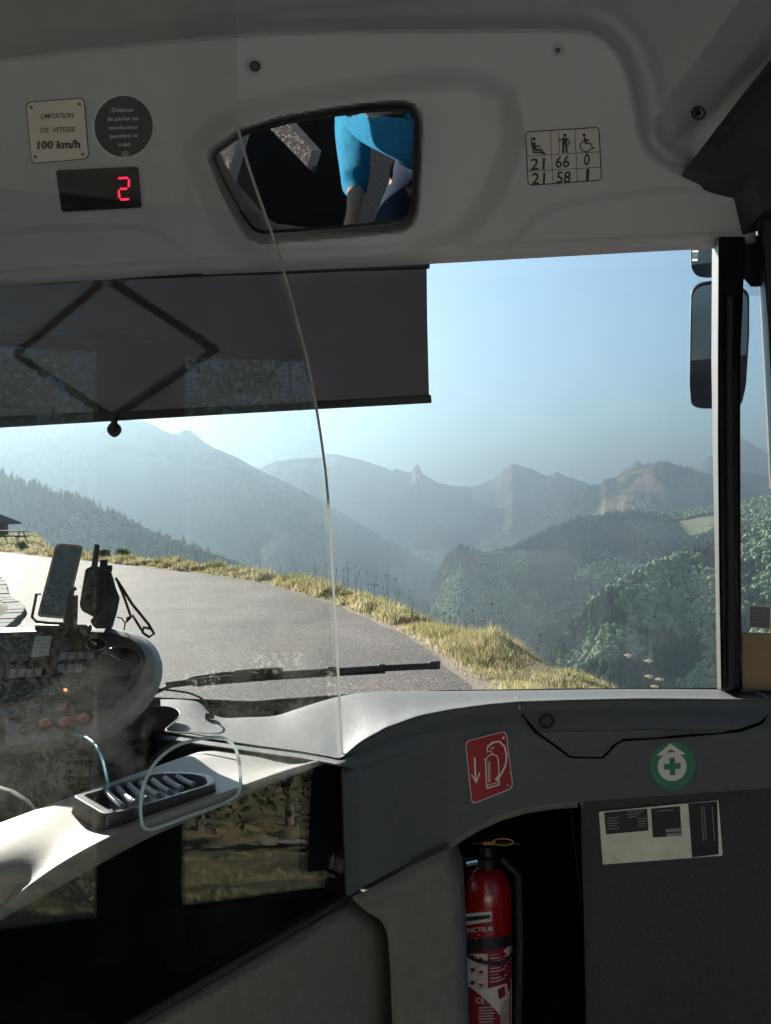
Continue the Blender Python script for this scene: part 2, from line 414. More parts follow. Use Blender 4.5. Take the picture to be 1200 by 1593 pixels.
def road_mat():
    nt = M_road.node_tree; p = nt.nodes['Principled BSDF']; tc = nt.nodes['Texture Coordinate']
    v = nt.nodes.new('ShaderNodeTexVoronoi'); v.inputs['Scale'].default_value = 62
    lnk(nt, tc.outputs['Object'], v.inputs['Vector'])
    crr = nt.nodes.new('ShaderNodeValToRGB'); e = crr.color_ramp.elements
    e[0].position = .0; e[0].color = (.03, .026, .022, 1); e[1].position = 1; e[1].color = (.34, .29, .25, 1)
    x = crr.color_ramp.elements.new(.55); x.color = (.09, .078, .068, 1)
    lnk(nt, v.outputs['Color'], crr.inputs[0])
    n = nt.nodes.new('ShaderNodeTexNoise'); n.inputs['Scale'].default_value = .5; n.inputs['Detail'].default_value = 7
    lnk(nt, tc.outputs['Object'], n.inputs['Vector'])
    mx = nt.nodes.new('ShaderNodeMix'); mx.data_type = 'RGBA'; mx.blend_type = 'MULTIPLY'; mx.inputs[0].default_value = 1
    c2_ = nt.nodes.new('ShaderNodeValToRGB'); c2_.color_ramp.elements[0].position = .35; c2_.color_ramp.elements[0].color = (.72, .72, .73, 1)
    c2_.color_ramp.elements[1].position = .65; c2_.color_ramp.elements[1].color = (1.15, 1.12, 1.1, 1)
    lnk(nt, n.outputs[0], c2_.inputs[0]); lnk(nt, crr.outputs[0], mx.inputs[6]); lnk(nt, c2_.outputs[0], mx.inputs[7])
    lnk(nt, mx.outputs[2], p.inputs['Base Color'])
    for b in nt.nodes:
        if b.bl_idname == 'ShaderNodeBump': b.inputs['Distance'].default_value = .012; b.inputs['Strength'].default_value = .8
road_mat()
def ground():
    az = np.concatenate([np.arange(-180, -50, 1.5), np.arange(-50, 50, .16), np.arange(50, 130, .5), np.arange(130, 180.1, 1.5)])
    rr = np.concatenate([[.0], np.geomspace(1.5, 60, 230), np.geomspace(61, 14000, 150)])
    A, Rr = np.meshgrid(np.radians(az), rr); X = Rr*np.sin(A); Y = Rr*np.cos(A)
    Z = base_h(X.ravel(), Y.ravel()).reshape(X.shape)
    n = len(az); V = np.stack([X.ravel(), Y.ravel(), Z.ravel()], 1)
    i, j = np.meshgrid(np.arange(len(rr)-1), np.arange(n-1), indexing='ij'); a = (i*n+j).ravel()
    return mknp('ground', V, np.stack([a, a+1, a+n+1, a+n], 1)[:, ::-1], mat_ground(), 'structure', True)
ground()
def road():
    n = 400; k = 12; V = []
    for (a, b), (c, d) in zip(OUTd, INNd):
        for j in range(k+1):
            t = j/k; V.append((a+(c-a)*t, b+(d-b)*t, 0.0+ .0))
    Fc = [(i*(k+1)+j, i*(k+1)+j+1, (i+1)*(k+1)+j+1, (i+1)*(k+1)+j) for i in range(n-1) for j in range(k)]
    mknp('road', V, Fc, M_road, 'structure', True)
    # pale gravel seam along the outer edge
    V = []; pr = []
    for i, (a, b) in enumerate(OUTd):
        t = Vector(OUTd[min(i+1, n-1)])-Vector(OUTd[max(i-1, 0)]); t.normalize(); nx, ny = t.y, -t.x
        w0 = .10+.05*math.sin(i*1.7)+.04*math.sin(i*.61)
        V += [(a-nx*w0, b-ny*w0, .006), (a+nx*.25, b+ny*.25, .02)]
    mknp('road_edge_gravel', V, [(2*i, 2*i+1, 2*i+3, 2*i+2) for i in range(n-1)], mat('pale_gravel', (.17, .135, .10), .95, noise=.5, scale=25, bump=.8), 'structure')
road()
# ---------------------------------------------------------------- hills
def forest_mat(name, c1, c2, sc, c3=None, sc3=.0015, bd=6, lo=.52, hi=.6):
    m = mat(name, c1, .95, spec=.1, col2=c2, scale=sc, bump=1.0, bscale=sc*2.2)
    nt = m.node_tree; tc = nt.nodes['Texture Coordinate']
    for b in nt.nodes:
        if b.bl_idname == 'ShaderNodeBump': b.inputs['Distance'].default_value = bd; b.inputs['Strength'].default_value = .9
    if c3:
        n = nt.nodes.new('ShaderNodeTexNoise'); n.inputs['Scale'].default_value = sc3; n.inputs['Detail'].default_value = 8; n.inputs['Roughness'].default_value = .6
        lnk(nt, tc.outputs['Object'], n.inputs['Vector'])
        r = nt.nodes.new('ShaderNodeValToRGB'); r.color_ramp.elements[0].position = lo; r.color_ramp.elements[1].position = hi
        lnk(nt, n.outputs[0], r.inputs[0]); mx = nt.nodes.new('ShaderNodeMix'); mx.data_type = 'RGBA'
        lnk(nt, r.outputs[0], mx.inputs[0])
        old = nt.nodes['Principled BSDF'].inputs['Base Color'].links[0].from_socket
        lnk(nt, old, mx.inputs[6]); mx.inputs[7].default_value = (*c3, 1)
        lnk(nt, mx.outputs[2], nt.nodes['Principled BSDF'].inputs['Base Color'])
    return m
class Hill:
    def __init__(s, ctrl, sf, sb, amp, seed, nsc, rough=1.2):
        P = np.array(ctrl, float); s.P = P; s.sf = sf; s.sb = sb; s.amp = amp; s.seed = seed; s.nsc = nsc; s.rough = rough
    def ridge(s, px):
        P = s.P; Y = np.interp(px, P[:, 0], P[:, 2])
        py = np.interp(px, P[:, 0], P[:, 1]) + s.rough*fbm(px*.06, px*0+s.seed, 5, s.seed, .65)
        return Y, H+(796.5-py)/F*Y
    def at(s, px, t):
        px = np.asarray(px, float); Yr, zr = s.ridge(px); Y = Yr+t; x = (px-600)/F*Y; a = np.abs(t)
        spur = fbm(x*s.nsc, Y*s.nsc*.35, 6, s.seed+3)
        ridged = 1-2*np.abs(fbm(x*s.nsc*1.3, Y*s.nsc*.5, 5, s.seed+8))
        z = zr-np.where(t < 0, s.sf, s.sb)*a + s.amp*sm(0, 6*s.amp, a)*(spur*1.1+ridged*.45-.3) 
        return x, Y, np.maximum(z, FLOORZ-30)
    def build(s, name, m, depth, back, pxs, nt=140):
        t = np.concatenate([-np.geomspace(depth, 4, nt), [0], np.geomspace(4, back, 30)])
        PX, T = np.meshgrid(pxs, t); x, y, z = s.at(PX.ravel(), T.ravel())
        n = len(pxs); i, j = np.meshgrid(np.arange(len(t)-1), np.arange(n-1), indexing='ij'); a = (i*n+j).ravel()
        return mknp(name, np.stack([x, y, z], 1), np.stack([a, a+1, a+n+1, a+n], 1), m, 'structure', True)
PXS = np.arange(-900, 2300, 4.0)
h_far = Hill([(-900, 640, 8000), (0, 700, 7800), (300, 762, 7500), (375, 745, 7500), (405, 729, 7500), (425, 719, 7500), (455, 714, 7500), (500, 711, 7500), (508, 706, 7500), (520, 706, 7500), (560, 715, 7500), (600, 728, 7500), (611, 733, 7500), (614, 729, 7500), (634, 734, 7500), (641, 733, 7500), (643, 727, 7480), (648, 722, 7480), (653, 725, 7480), (657, 737, 7480), (664, 741, 7500), (680, 750, 7500), (705, 756, 7500), (735, 757, 7500), (760, 750, 7400), (772, 743, 7400), (783, 731, 7400), (797, 721, 7400), (806, 722, 7400), (830, 731, 7400), (850, 740, 7400), (858, 738, 7400), (866, 733, 7400), (876, 739, 7400), (900, 747, 7400), (930, 757, 7400), (1000, 775, 7400), (1300, 800, 7400), (2300, 760, 7400)],
             .42, .6, 55, 3, .0022, 1.6)
h_far.P[:, 2] *= .78
m_far = forest_mat('far_alpine_slope', (.025, .033, .02), (.05, .053, .03), .006, (.12, .115, .09), .0022, 20)
h_far.build('far_mountain_ridge', m_far, 2400, 1500, np.arange(-900, 2300, 2.0), 120)
h_pk = Hill([(700, 830, 9000), (900, 770, 8800), (930, 757, 8800), (955, 748, 8800), (963, 737, 8800), (970, 731, 8800), (982, 724, 8800), (990, 717, 8800), (996, 719, 8800), (1004, 727, 8800), (1040, 745, 8800), (1070, 733, 8800), (1085, 722, 8800), (1100, 712, 8800), (1125, 705, 8800), (1140, 690, 8800), (1152, 681, 8800), (1165, 687, 8800), (1180, 697, 8800), (1200, 709, 8800), (1300, 660, 8800), (1500, 620, 8800), (2300, 640, 8800)], .6, .7, 60, 31, .003, 2)
h_pk.P[:, 2] *= .78; h_pk.build('rocky_mountain_peaks', forest_mat('far_rock', (.08, .08, .075), (.15, .145, .135), .01, (.05, .06, .03), .003, 25), 2000, 1200, np.arange(600, 2300, 2.0), 90)
h_big = Hill([(-900, 430, 4300), (-400, 520, 4200), (-150, 590, 4100), (0, 625, 4000), (110, 640, 4000), (190, 652, 4000), (232, 657, 4000), (262, 673, 4000), (275, 676, 4000), (285, 669, 4000), (297, 670, 4000), (308, 679, 4000), (318, 688, 4000), (335, 697, 4000), (370, 712, 4000), (405, 732, 3900), (450, 752, 3850), (520, 790, 3750), (600, 838, 3600), (700, 893, 3500), (760, 950, 3400), (850, 1030, 3200), (1000, 1100, 3100)], .50, .55, 38, 7, .003, 1.4)
h_big.build('large_shaded_mountain', forest_mat('shaded_forest_slope', (.018, .026, .015), (.034, .042, .02), .02, (.07, .07, .045), .003, 8), 1300, 900, np.arange(-900, 1000, 3.0), 120)
h_dome = Hill([(500, 1000, 4300), (680, 900, 4300), (740, 850, 4300), (780, 829, 4300), (830, 806, 4200), (880, 777, 4200), (915, 759, 4200), (935, 752, 4200), (941, 746, 4200), (960, 742, 4200), (975, 733, 4200), (1000, 724, 4200), (1018, 720, 4200), (1035, 718, 4200), (1060, 725, 4200), (1085, 733, 4200), (1110, 738, 4200), (1150, 733, 4200), (1200, 741, 4200), (1400, 700, 4200), (2300, 650, 4200)], .42, .5, 30, 13, .004, 1.2)
h_dome.build('domed_pasture_mountain', forest_mat('pasture_and_forest', (.02, .03, .014), (.036, .045, .022), .02, (.20, .145, .085), .0018, 8, .47, .53), 1500, 900, np.arange(500, 2300, 3.0), 130)
h_mid = Hill([(520, 1120, 2100), (620, 1000, 2150), (665, 925, 2200), (683, 888, 2200), (695, 868, 2200), (706, 858, 2200), (716, 852, 2200), (730, 856, 2250), (760, 862, 2300), (790, 856, 2350), (820, 843, 2400), (860, 822, 2500), (900, 808, 2500), (950, 801, 2500), (1000, 799, 2500), (1040, 803, 2500), (1080, 796, 2450), (1110, 790, 2400), (1200, 775, 2350), (1400, 740, 2300), (2300, 640, 2300)], .47, .4, 26, 17, .007, 1.5)
m_mid = forest_mat('forest_floor', (.018, .026, .012), (.035, .042, .018), .05, None, .003, 3)
h_mid.build('forested_mid_hill', m_mid, 1300, 500, np.arange(500, 2300, 3.0), 160)
h_near = Hill([(700, 1240, 1000), (820, 1080, 1080), (870, 1000, 1130), (905, 955, 1180), (940, 925, 1200), (985, 900, 1250), (1030, 878, 1300), (1070, 862, 1330), (1110, 848, 1350), (1200, 815, 1350), (1400, 750, 1300), (2300, 600, 1200)], .50, .5, 13, 19, .012, 2.5)
h_near.build('near_forested_spur', m_mid, 700, 260, np.arange(700, 2300, 4.0), 120)
h_left = Hill([(-900, 560, 1500), (-300, 690, 1450), (0, 741, 1400), (60, 762, 1350), (120, 782, 1300), (200, 818, 1200), (260, 845, 1150), (320, 868, 1100), (365, 886, 1050), (400, 900, 1050), (460, 935, 1000), (520, 985, 950), (640, 1100, 900)], .55, .5, 10, 23, .012, 1.5)
h_left.build('near_shaded_spur', m_mid, 700, 260, np.arange(-900, 640, 5.0), 110)
h_left2 = Hill([(150, 880, 1900), (280, 884, 1900), (340, 886, 1900), (400, 896, 1900), (440, 908, 1850), (500, 922, 1850), (560, 950, 1800), (620, 1000, 1750), (760, 1100, 1700)], .5, .5, 10, 29, .012, 1.5)
h_left2.build('low_shaded_spur', m_mid, 500, 260, np.arange(150, 760, 5.0), 70)
# ---------------------------------------------------------------- forests
def ico(sub):
    bm = bmesh.new(); bmesh.ops.create_icosphere(bm, subdivisions=sub, radius=1); V = np.array([v.co[:] for v in bm.verts]); Fc = np.array([[v.index for v in f.verts] for f in bm.faces]); bm.free(); return V, Fc
def conifer_proto(k, tiers=4, ns=7):
    rg = np.random.default_rng(k); V = []; Fc = []
    for i in range(tiers):
        z0 = .08+.9*i/tiers*.95; z1 = min(1, z0+.42-.03*i); r = .19*(1-z0*.86)
        b = len(V)
        for j in range(ns):
            a = 2*math.pi*(j+.4*i)/ns; q = r*(.75+.5*rg.random())
            V.append((q*math.cos(a), q*math.sin(a), z0-.03*rg.random()))
        V.append((.01*rg.normal(), .01*rg.normal(), z1))
        Fc += [(b+j, b+(j+1) % ns, b+ns) for j in range(ns)]
    return np.array(V), np.array(Fc)
def leafy_proto(k, blobs=3, sub=2):
    rg = np.random.default_rng(k); V0, F0 = ico(sub); V = []; Fc = []; b = 0
    for i in range(blobs):
        c = rg.normal(size=3)*[.17, .17, .12]*(i > 0)+[0, 0, .6]; r = np.array([.30, .30, .36])*(1 if i == 0 else .62)
        q = V0*(1+.28*(rg.random((len(V0), 1))-.5)*2)*r+c
        V.append(q); Fc.append(F0+b); b += len(V0)
    return np.concatenate(V), np.concatenate(Fc)
CON = [conifer_proto(k) for k in range(5)]; LEAF = [leafy_proto(k) for k in range(5)]
CONf = [conifer_proto(k, 2, 5) for k in range(4)]; LEAFf = [leafy_proto(k+20, 2, 1) for k in range(4)]
def forest(name, P, Hs, protos, m, label, cat):
    Vs = []; Fs = []; b = 0; n = len(P); which = RNG.integers(0, len(protos), n)
    for k, (V, Fc) in enumerate(protos):
        ix = np.where(which == k)[0]
        if not len(ix): continue
        a = RNG.random(len(ix))*6.283; ca, sa = np.cos(a), np.sin(a); wd = Hs[ix]*(.8+.45*RNG.random(len(ix)))
        X = (V[None, :, 0]*ca[:, None]-V[None, :, 1]*sa[:, None])*wd[:, None]; Yv = (V[None, :, 0]*sa[:, None]+V[None, :, 1]*ca[:, None])*wd[:, None]
        Z = V[None, :, 2]*Hs[ix][:, None]
        Q = np.stack([X+P[ix, 0][:, None], Yv+P[ix, 1][:, None], Z+P[ix, 2][:, None]], -1).reshape(-1, 3)
        Fq = (Fc[None]+(np.arange(len(ix))*len(V))[:, None, None]).reshape(-1, 3)+b
        Vs.append(Q); Fs.append(Fq); b += len(Q)
    o = mknp(name, np.concatenate(Vs), np.concatenate(Fs), m, 'stuff'); tag(o, label, cat); return o
def tree_mat(name, c1, c2, sc=.035):
    m = mat(name, c1, .9, spec=.15, col2=c2, scale=sc, lo=.3, hi=.7)
    p = m.node_tree.nodes['Principled BSDF']
    return m
MC = tree_mat('conifer_needles', (.028, .046, .03), (.07, .10, .055), .06)
ML = tree_mat('broadleaf_canopy', (.10, .14, .07), (.33, .40, .22), .05)
def scatter(h, n, pxr, tr, mask=None):
    px = RNG.uniform(*pxr, n); t = RNG.uniform(*tr, n); x, y, z = h.at(px, t)
    k = np.ones(n, bool)
    if mask is not None: k = mask(px, t, x, y)
    return np.stack([x[k], y[k], z[k]-1], 1)
def split(P, sc, seed, bias=0.0):                  # conifer or broadleaf by stand
    v = fbm(P[:, 0]*sc, P[:, 1]*sc, 4, seed)+.25*(RNG.random(len(P))-.5)
    return P[v < bias], P[v >= bias]
clear = lambda px, t, x, y: ~((np.abs(px-1045+0.55*(t+60)) < 85) & (t < -45) & (t > -150)) & ~((np.abs(px-790) < 42) & (t > -95) & (t < -30))
P = scatter(h_near, 15000, (780, 1500), (-560, 60)); a, b = split(P, .012, 5, -.10)
forest('conifer_forest', a, RNG.uniform(11, 19, len(a)), CON, MC, 'dark conifers scattered through the nearest wooded spur on the right', 'forest')
forest('broadleaf_forest', b, RNG.uniform(10, 16, len(b)), LEAF, ML, 'sunlit pale green broadleaf wood on the nearest right spur', 'forest')
P = scatter(h_mid, 42000, (640, 1400), (-900, 60), clear); a, b = split(P, .006, 8, .10)
forest('conifer_forest', a, RNG.uniform(12, 22, len(a)), CONf, MC, 'blue-green conifer woods covering the middle hillside', 'forest')
forest('broadleaf_forest', b, RNG.uniform(10, 16, len(b)), LEAFf, ML, 'lighter broadleaf stands among conifers on the middle hillside', 'forest')
P = scatter(h_left, 7000, (-300, 560), (-300, 50)); a, b = split(P, .01, 12, .25)
forest('conifer_forest', a, RNG.uniform(14, 25, len(a)), CON, MC, 'shaded conifer wood on the spur below the left mountain', 'forest')
forest('broadleaf_forest', b, RNG.uniform(12, 18, len(b)), LEAFf, ML, 'rounded shaded trees mixed into the left spur wood', 'forest')
P = scatter(h_left2, 2500, (200, 700), (-250, 50)); a, b = split(P, .01, 14, .2)
forest('conifer_forest', a, RNG.uniform(14, 24, len(a)), CONf, MC, 'hazy conifer wood on the low spur behind the road verge', 'forest')
P = scatter(h_dome, 5500, (640, 1300), (-900, 20), lambda px, t, x, y: fbm(x*.003, y*.003, 3, 77) < -.02+.5*(t < -450)+.9*(px < 930))
forest('conifer_forest', P, RNG.uniform(15, 28, len(P)), CONf, MC, 'distant conifer belts below the domed pasture mountain', 'forest')
o = None
# meadow clearings on the middle hill
def clearing(name, pts, h, lift):
    V = []; n = 14
    for i in range(n+1):
        for j in range(n+1):
            u, v = i/n, j/n
            px = (pts[0][0]*(1-u)+pts[1][0]*u)*(1-v)+(pts[3][0]*(1-u)+pts[2][0]*u)*v; t = (pts[0][1]*(1-u)+pts[1][1]*u)*(1-v)+(pts[3][1]*(1-u)+pts[2][1]*u)*v
            x, y, z = h.at(np.array([px]), np.array([float(t)])); V.append((x[0], y[0], z[0]+lift))
    mknp(name, V, [(i*(n+1)+j, i*(n+1)+j+1, (i+1)*(n+1)+j+1, (i+1)*(n+1)+j) for i in range(n) for j in range(n)], mat('mown_meadow', (.15, .155, .07), .95, noise=.2, scale=.02), 'structure', True)
clearing('hillside_meadow', [(960, -28), (1105, -60), (1180, -130), (1000, -150)], h_mid, 1.5)
clearing('knoll_meadow', [(745, -22), (815, -30), (822, -85), (752, -70)], h_mid, 1.5)
# ---------------------------------------------------------------- verge grass and plants
def blades(name, n, pick, hts, wd, m, label, seed=1):
    rg = np.random.default_rng(seed); XY = pick(rg, n); n = len(XY); Z = base_h(XY[:, 0], XY[:, 1])
    a = rg.random(n)*6.283; hh = rg.uniform(*hts, n)*(.34+1.45*np.clip(fbm(XY[:, 0]*1.3, XY[:, 1]*1.3, 3, 5)+.35, 0, 1.2)); lean = rg.uniform(.05, .75, n)*hh; la = rg.random(n)*6.283
    dist = np.hypot(XY[:, 0], XY[:, 1]); w = wd*(.6+.8*rg.random(n))*np.clip(dist/11, 1, 3)
    V = np.zeros((n, 5, 3)); cx, sx = np.cos(a), np.sin(a); lx, ly = np.cos(la)*lean, np.sin(la)*lean
    for k, (f, s_) in enumerate(((0, 1), (0, -1), (.55, .8), (.55, -.8), (1, 0))):
        V[:, k, 0] = XY[:, 0]+cx*w*s_+lx*f**1.8; V[:, k, 1] = XY[:, 1]+sx*w*s_+ly*f**1.8; V[:, k, 2] = Z-.02+hh*f*(1-.25*f*lean/np.maximum(hh, .01))
    b = (np.arange(n)*5)[:, None]
    Fc = np.concatenate([b+[0, 1, 3], b+[0, 3, 2], b+[2, 3, 4]])
    o = mknp(name, V.reshape(-1, 3), Fc, m, 'stuff'); tag(o, label, 'grass'); return o
def leafmat(name, c1, c2, sc, tr=.6):
    m = mat(name, c1, .7, spec=.25, col2=c2, scale=sc, lo=.4, hi=.6); nt = m.node_tree; p = nt.nodes['Principled BSDF']
    t = nt.nodes.new('ShaderNodeBsdfTranslucent'); mx = nt.nodes.new('ShaderNodeMixShader'); mx.inputs[0].default_value = tr
    lnk(nt, p.inputs['Base Color'].links[0].from_socket, t.inputs[0]); lnk(nt, p.outputs[0], mx.inputs[1]); lnk(nt, t.outputs[0], mx.inputs[2])
    lnk(nt, mx.outputs[0], nt.nodes['Material Output'].inputs[0]); return m
def vpick(y0, y1, dlo, dhi, p=1.0):
    def f(rg, n):
        seg = [(a, b, c, d) for (a, b), (c, d) in zip(OUTd, OUTd[1:]) if y0 <= b <= y1]
        L = np.array([math.hypot(c-a, d-b)/max(6, math.hypot(a, b))**p for a, b, c, d in seg]); i = rg.choice(len(seg), n, p=L/L.sum())
        S = np.array(seg)[i]; t = rg.random(n)[:, None]; Pp = S[:, :2]*(1-t)+S[:, 2:]*t; T = S[:, 2:]-S[:, :2]; T /= np.linalg.norm(T, axis=1)[:, None]
        vw = vergew(Pp[:, 1]); off = dlo+(vw+dhi-dlo)*rg.random(n)
        return np.stack([Pp[:, 0]+T[:, 1]*off, Pp[:, 1]-T[:, 0]*off], 1)
    return f
MG1 = leafmat('green_grass', (.12, .14, .04), (.30, .29, .12), 1.6); MG2 = leafmat('dry_grass', (.38, .31, .18), (.52, .45, .28), 1.3)
MG3 = leafmat('straw_seed_heads', (.30, .23, .13), (.42, .34, .20), 2)
blades('grass', 34000, vpick(5, 14.2, .10, 1.0, .4), (.05, .16), .004, MG1, 'tufted green grass on the verge beside the near road edge', 1)
blades('grass', 30000, vpick(5, 14.2, -.06, 1.0, .4), (.04, .15), .0035, MG2, 'dry straw-coloured grass on the near verge', 2)
blades('grass', 3500, vpick(5, 14.2, .4, 1.1, .4), (.14, .24), .0025, MG3, 'tall pale seed stalks rising over the near verge', 3)
blades('grass', 30000, vpick(14, 60, .05, .8, .9), (.08, .30), .006, MG1, 'green grass along the far bend of the road', 4)
blades('grass', 34000, vpick(14, 75, -.05, .8, .9), (.06, .28), .006, MG2, 'dry grass along the far bend of the road', 5)
blades('grass', 6000, vpick(13.5, 45, .15, .5, .9), (.06, .2), .008, leafmat('red_brown_weeds', (.20, .07, .035), (.32, .15, .07), 2), 'reddish dry weeds along the road edge', 6)
# meadow down the right side
def rpick(rg, n):
    r = rg.uniform(1.6, 5.1, n)**2; a = np.radians(rg.uniform(60, 128, n)); return np.stack([r*np.sin(a), r*np.cos(a)], 1)
def rp2(rg, n):
    q = rpick(rg, n); d = sd(q[:, 0], q[:, 1], OUTd[::4]+[OUTd[-1]]+PLAT[len(OUTd):]); return q[d > .2]
blades('grass', 70000, rp2, (.02, .075), .004, MG2, 'rough dry meadow grass beside the bus door', 7)
blades('grass', 50000, rp2, (.02, .07), .004, MG1, 'rough green meadow grass beside the bus door', 8)
# flower stalks: one thing each
M_stem = leafmat('stalk_green', (.14, .16, .06), (.25, .24, .10), 4, .2); M_headd = mat('dry_flower_head', (.05, .035, .03), .9); M_headp = leafmat('pale_flower_head', (.55, .50, .36), (.7, .66, .5), 9, .3)
def stalk(x, y, hgt, kind, label, grp):
    z = float(base_h(np.array([x]), np.array([y]))[0]); t = thing('flower_stalk' if kind == 0 else 'umbel_flower', label, 'flower', (x, y, z), grp)
    lx, ly = random.uniform(-.12, .12)*hgt, random.uniform(-.1, .1)*hgt
    top = Vector((x+lx, y+ly, z+hgt)); mid = Vector((x+lx*.35, y+ly*.35, z+hgt*.55))
    MB().tube([(x, y, z-.03), mid, top], [.004, .003, .002], 5).build('stem', M_stem, t)
    b = MB()
    if kind == 0: 
        b.lathe([(.003, -.016), (.014, -.008), (.018, .002), (.012, .012), (.003, .017)], top, n=8); b.build('flower_head', M_headd, t)
    else:
        for i in range(13):
            a = i*2.4; r = .055*math.sqrt(i/13); e = top+Vector((r*math.cos(a), r*math.sin(a), .045-r*.25))
            b.tube([top, e], .0015, 4); b.lathe([(.002, -.006), (.012, 0), (.010, .005), (.002, .008)], e, n=6)
        b.build('flower_head', M_headp, t)
for i in range(58):
    py = random.uniform(880, 960); k = random.random(); ed = OUTd
    Yd = 14.5+ (26-14.5)*random.random()**1.2
    j = min(range(len(ed)), key=lambda q: abs(ed[q][1]-Yd) + (100 if ed[q][0] > 3 else 0)); x, y = ed[j]
    off = random.uniform(.4, 1.1); stalk(x+off*.75, y+off*.55, random.uniform(.4, .85), 0, 'dark round seed head on a thin stalk along the road verge', 'dark seed heads along the road verge')
for px, Y, hg in ((688, 12.2, .5), (702, 12.0, .42), (738, 12.6, .45), (770, 11.6, .5), (778, 11.5, .38), (836, 11.0, .4), (880, 10.6, .45), (905, 10.4, .4)):
    x = (px-600)/F*Y; stalk(x, Y, hg, 0, 'small dry flower head above the near grass verge', 'dry flowers on the near verge')
for px, Y, hg in ((985, 9.4, .52), (1010, 9.2, .50), (1013, 9.1, .3), (1022, 9.3, .25), (1030, 9.0, .3), (1052, 9.1, .26), (1045, 8.9, .2)):
    x = (px-600)/F*Y; stalk(x, Y, hg, 1, 'pale umbel flower at the end of the near verge', 'pale umbels at the end of the verge')
# leafy bush and small trees
def leafcloud(b_name, parent, centers, n, size, m, seed):
    rg = np.random.default_rng(seed); V = []; cs = np.array([c[:3] for c in centers]); rs = np.array([c[3] for c in centers])
    i = rg.choice(len(cs), n, p=rs**2/np.sum(rs**2)); d = rg.normal(size=(n, 3)); d /= np.linalg.norm(d, axis=1)[:, None]
    Pp = cs[i]+d*rs[i][:, None]*(.45+.6*rg.random((n, 1)))
    u = rg.normal(size=(n, 3)); u /= np.linalg.norm(u, axis=1)[:, None]; v = np.cross(u, rg.normal(size=(n, 3))); v /= np.linalg.norm(v, axis=1)[:, None]
    s_ = size*(.6+.8*rg.random((n, 1))); Q = np.stack([Pp-u*s_, Pp-v*s_*.5, Pp+u*s_, Pp+v*s_*.5], 1).reshape(-1, 3)
    o = mknp(b_name, Q-np.array(parent.location), np.arange(4*n).reshape(-1, 4), m); o.parent = parent; return o
M_leaf = leafmat('tree_leaves', (.035, .06, .016), (.07, .10, .028), 1.2); M_bark = mat('bark', (.10, .075, .055), .95, noise=.4, scale=8, bump=.8)
def bush(px, Y, r, label):
    x = (px-600)/F*Y; z = float(base_h(np.array([x]), np.array([Y]))[0]); t = thing('bush', label, 'bush', (x, Y, z))
    cs = [(x+random.uniform(-.5, .5)*r, Y+random.uniform(-.5, .5)*r, z+random.uniform(.3, .9)*r, r*random.uniform(.35, .6)) for _ in range(7)]
    leafcloud('foliage', t, cs, 1100, .05*r/.4, M_leaf, int(px)); b = MB()
    for c in cs: b.tube([(x, Y, z-.05), (c[0], c[1], c[2])], [.015, .005], 5)
    b.build('stem', M_bark, t)
bush(190, 34.0, .42, 'dark green bush on the verge right of the phone and radio'); bush(163, 34.6, .3, 'small bush on the verge just above the radio'); bush(35, 41, .35, 'low green clump on the verge under the picnic table')
def tree(x, y, hgt, cr_, n, label, seed, zb=None, low=.35):
    random.seed(seed); z = float(base_h(np.array([x]), np.array([y]))[0]) if zb is None else zb
    t = thing('broadleaf_tree', label, 'tree', (x, y, z), 'trees beside the bus door'); b = MB()
    b.tube([(x, y, z-.3), (x+.1, y, z+hgt*.3), (x-.1, y+.1, z+hgt*.6), (x, y, z+hgt*.9)], [.13, .10, .07, .02], 9); cs = []
    for i in range(16):
        a = i*2.4; f = low+(1-low)*(i/15)**.9; rr = cr_*(1-.55*abs(f-.55)/.45)*random.uniform(.5, .95)
        c = (x+rr*math.cos(a), y+rr*math.sin(a), z+hgt*f, cr_*random.uniform(.28, .45)); cs.append(c)
        b.tube([(x, y, z+hgt*f*.7), (x+rr*.5*math.cos(a), y+rr*.5*math.sin(a), z+hgt*f*.88), c[:3]], [.07, .045, .015], 5)
    b.build('trunk', M_bark, t); leafcloud('crown', t, cs, n, .11, M_leaf, seed)
def polar(az, r): return r*math.sin(R(az)), r*math.cos(R(az))
for (az, r, hg, c_, sd_) in ((81, 20, 15, 4.0, 3), (88, 21, 15.5, 4.2, 4), (95, 20, 14.5, 4.0, 5), (103, 19, 14, 4.0, 6), (111, 18, 12.5, 3.6, 8), (119, 19, 14, 4.0, 9), (128, 18, 12, 3.5, 7)):
    x, y = polar(az, r); tree(x, y, hg, c_, 5600, 'leafy tree on the slope beside the bus, mirrored in the screen glass', sd_, low=.10)
random.seed(21)
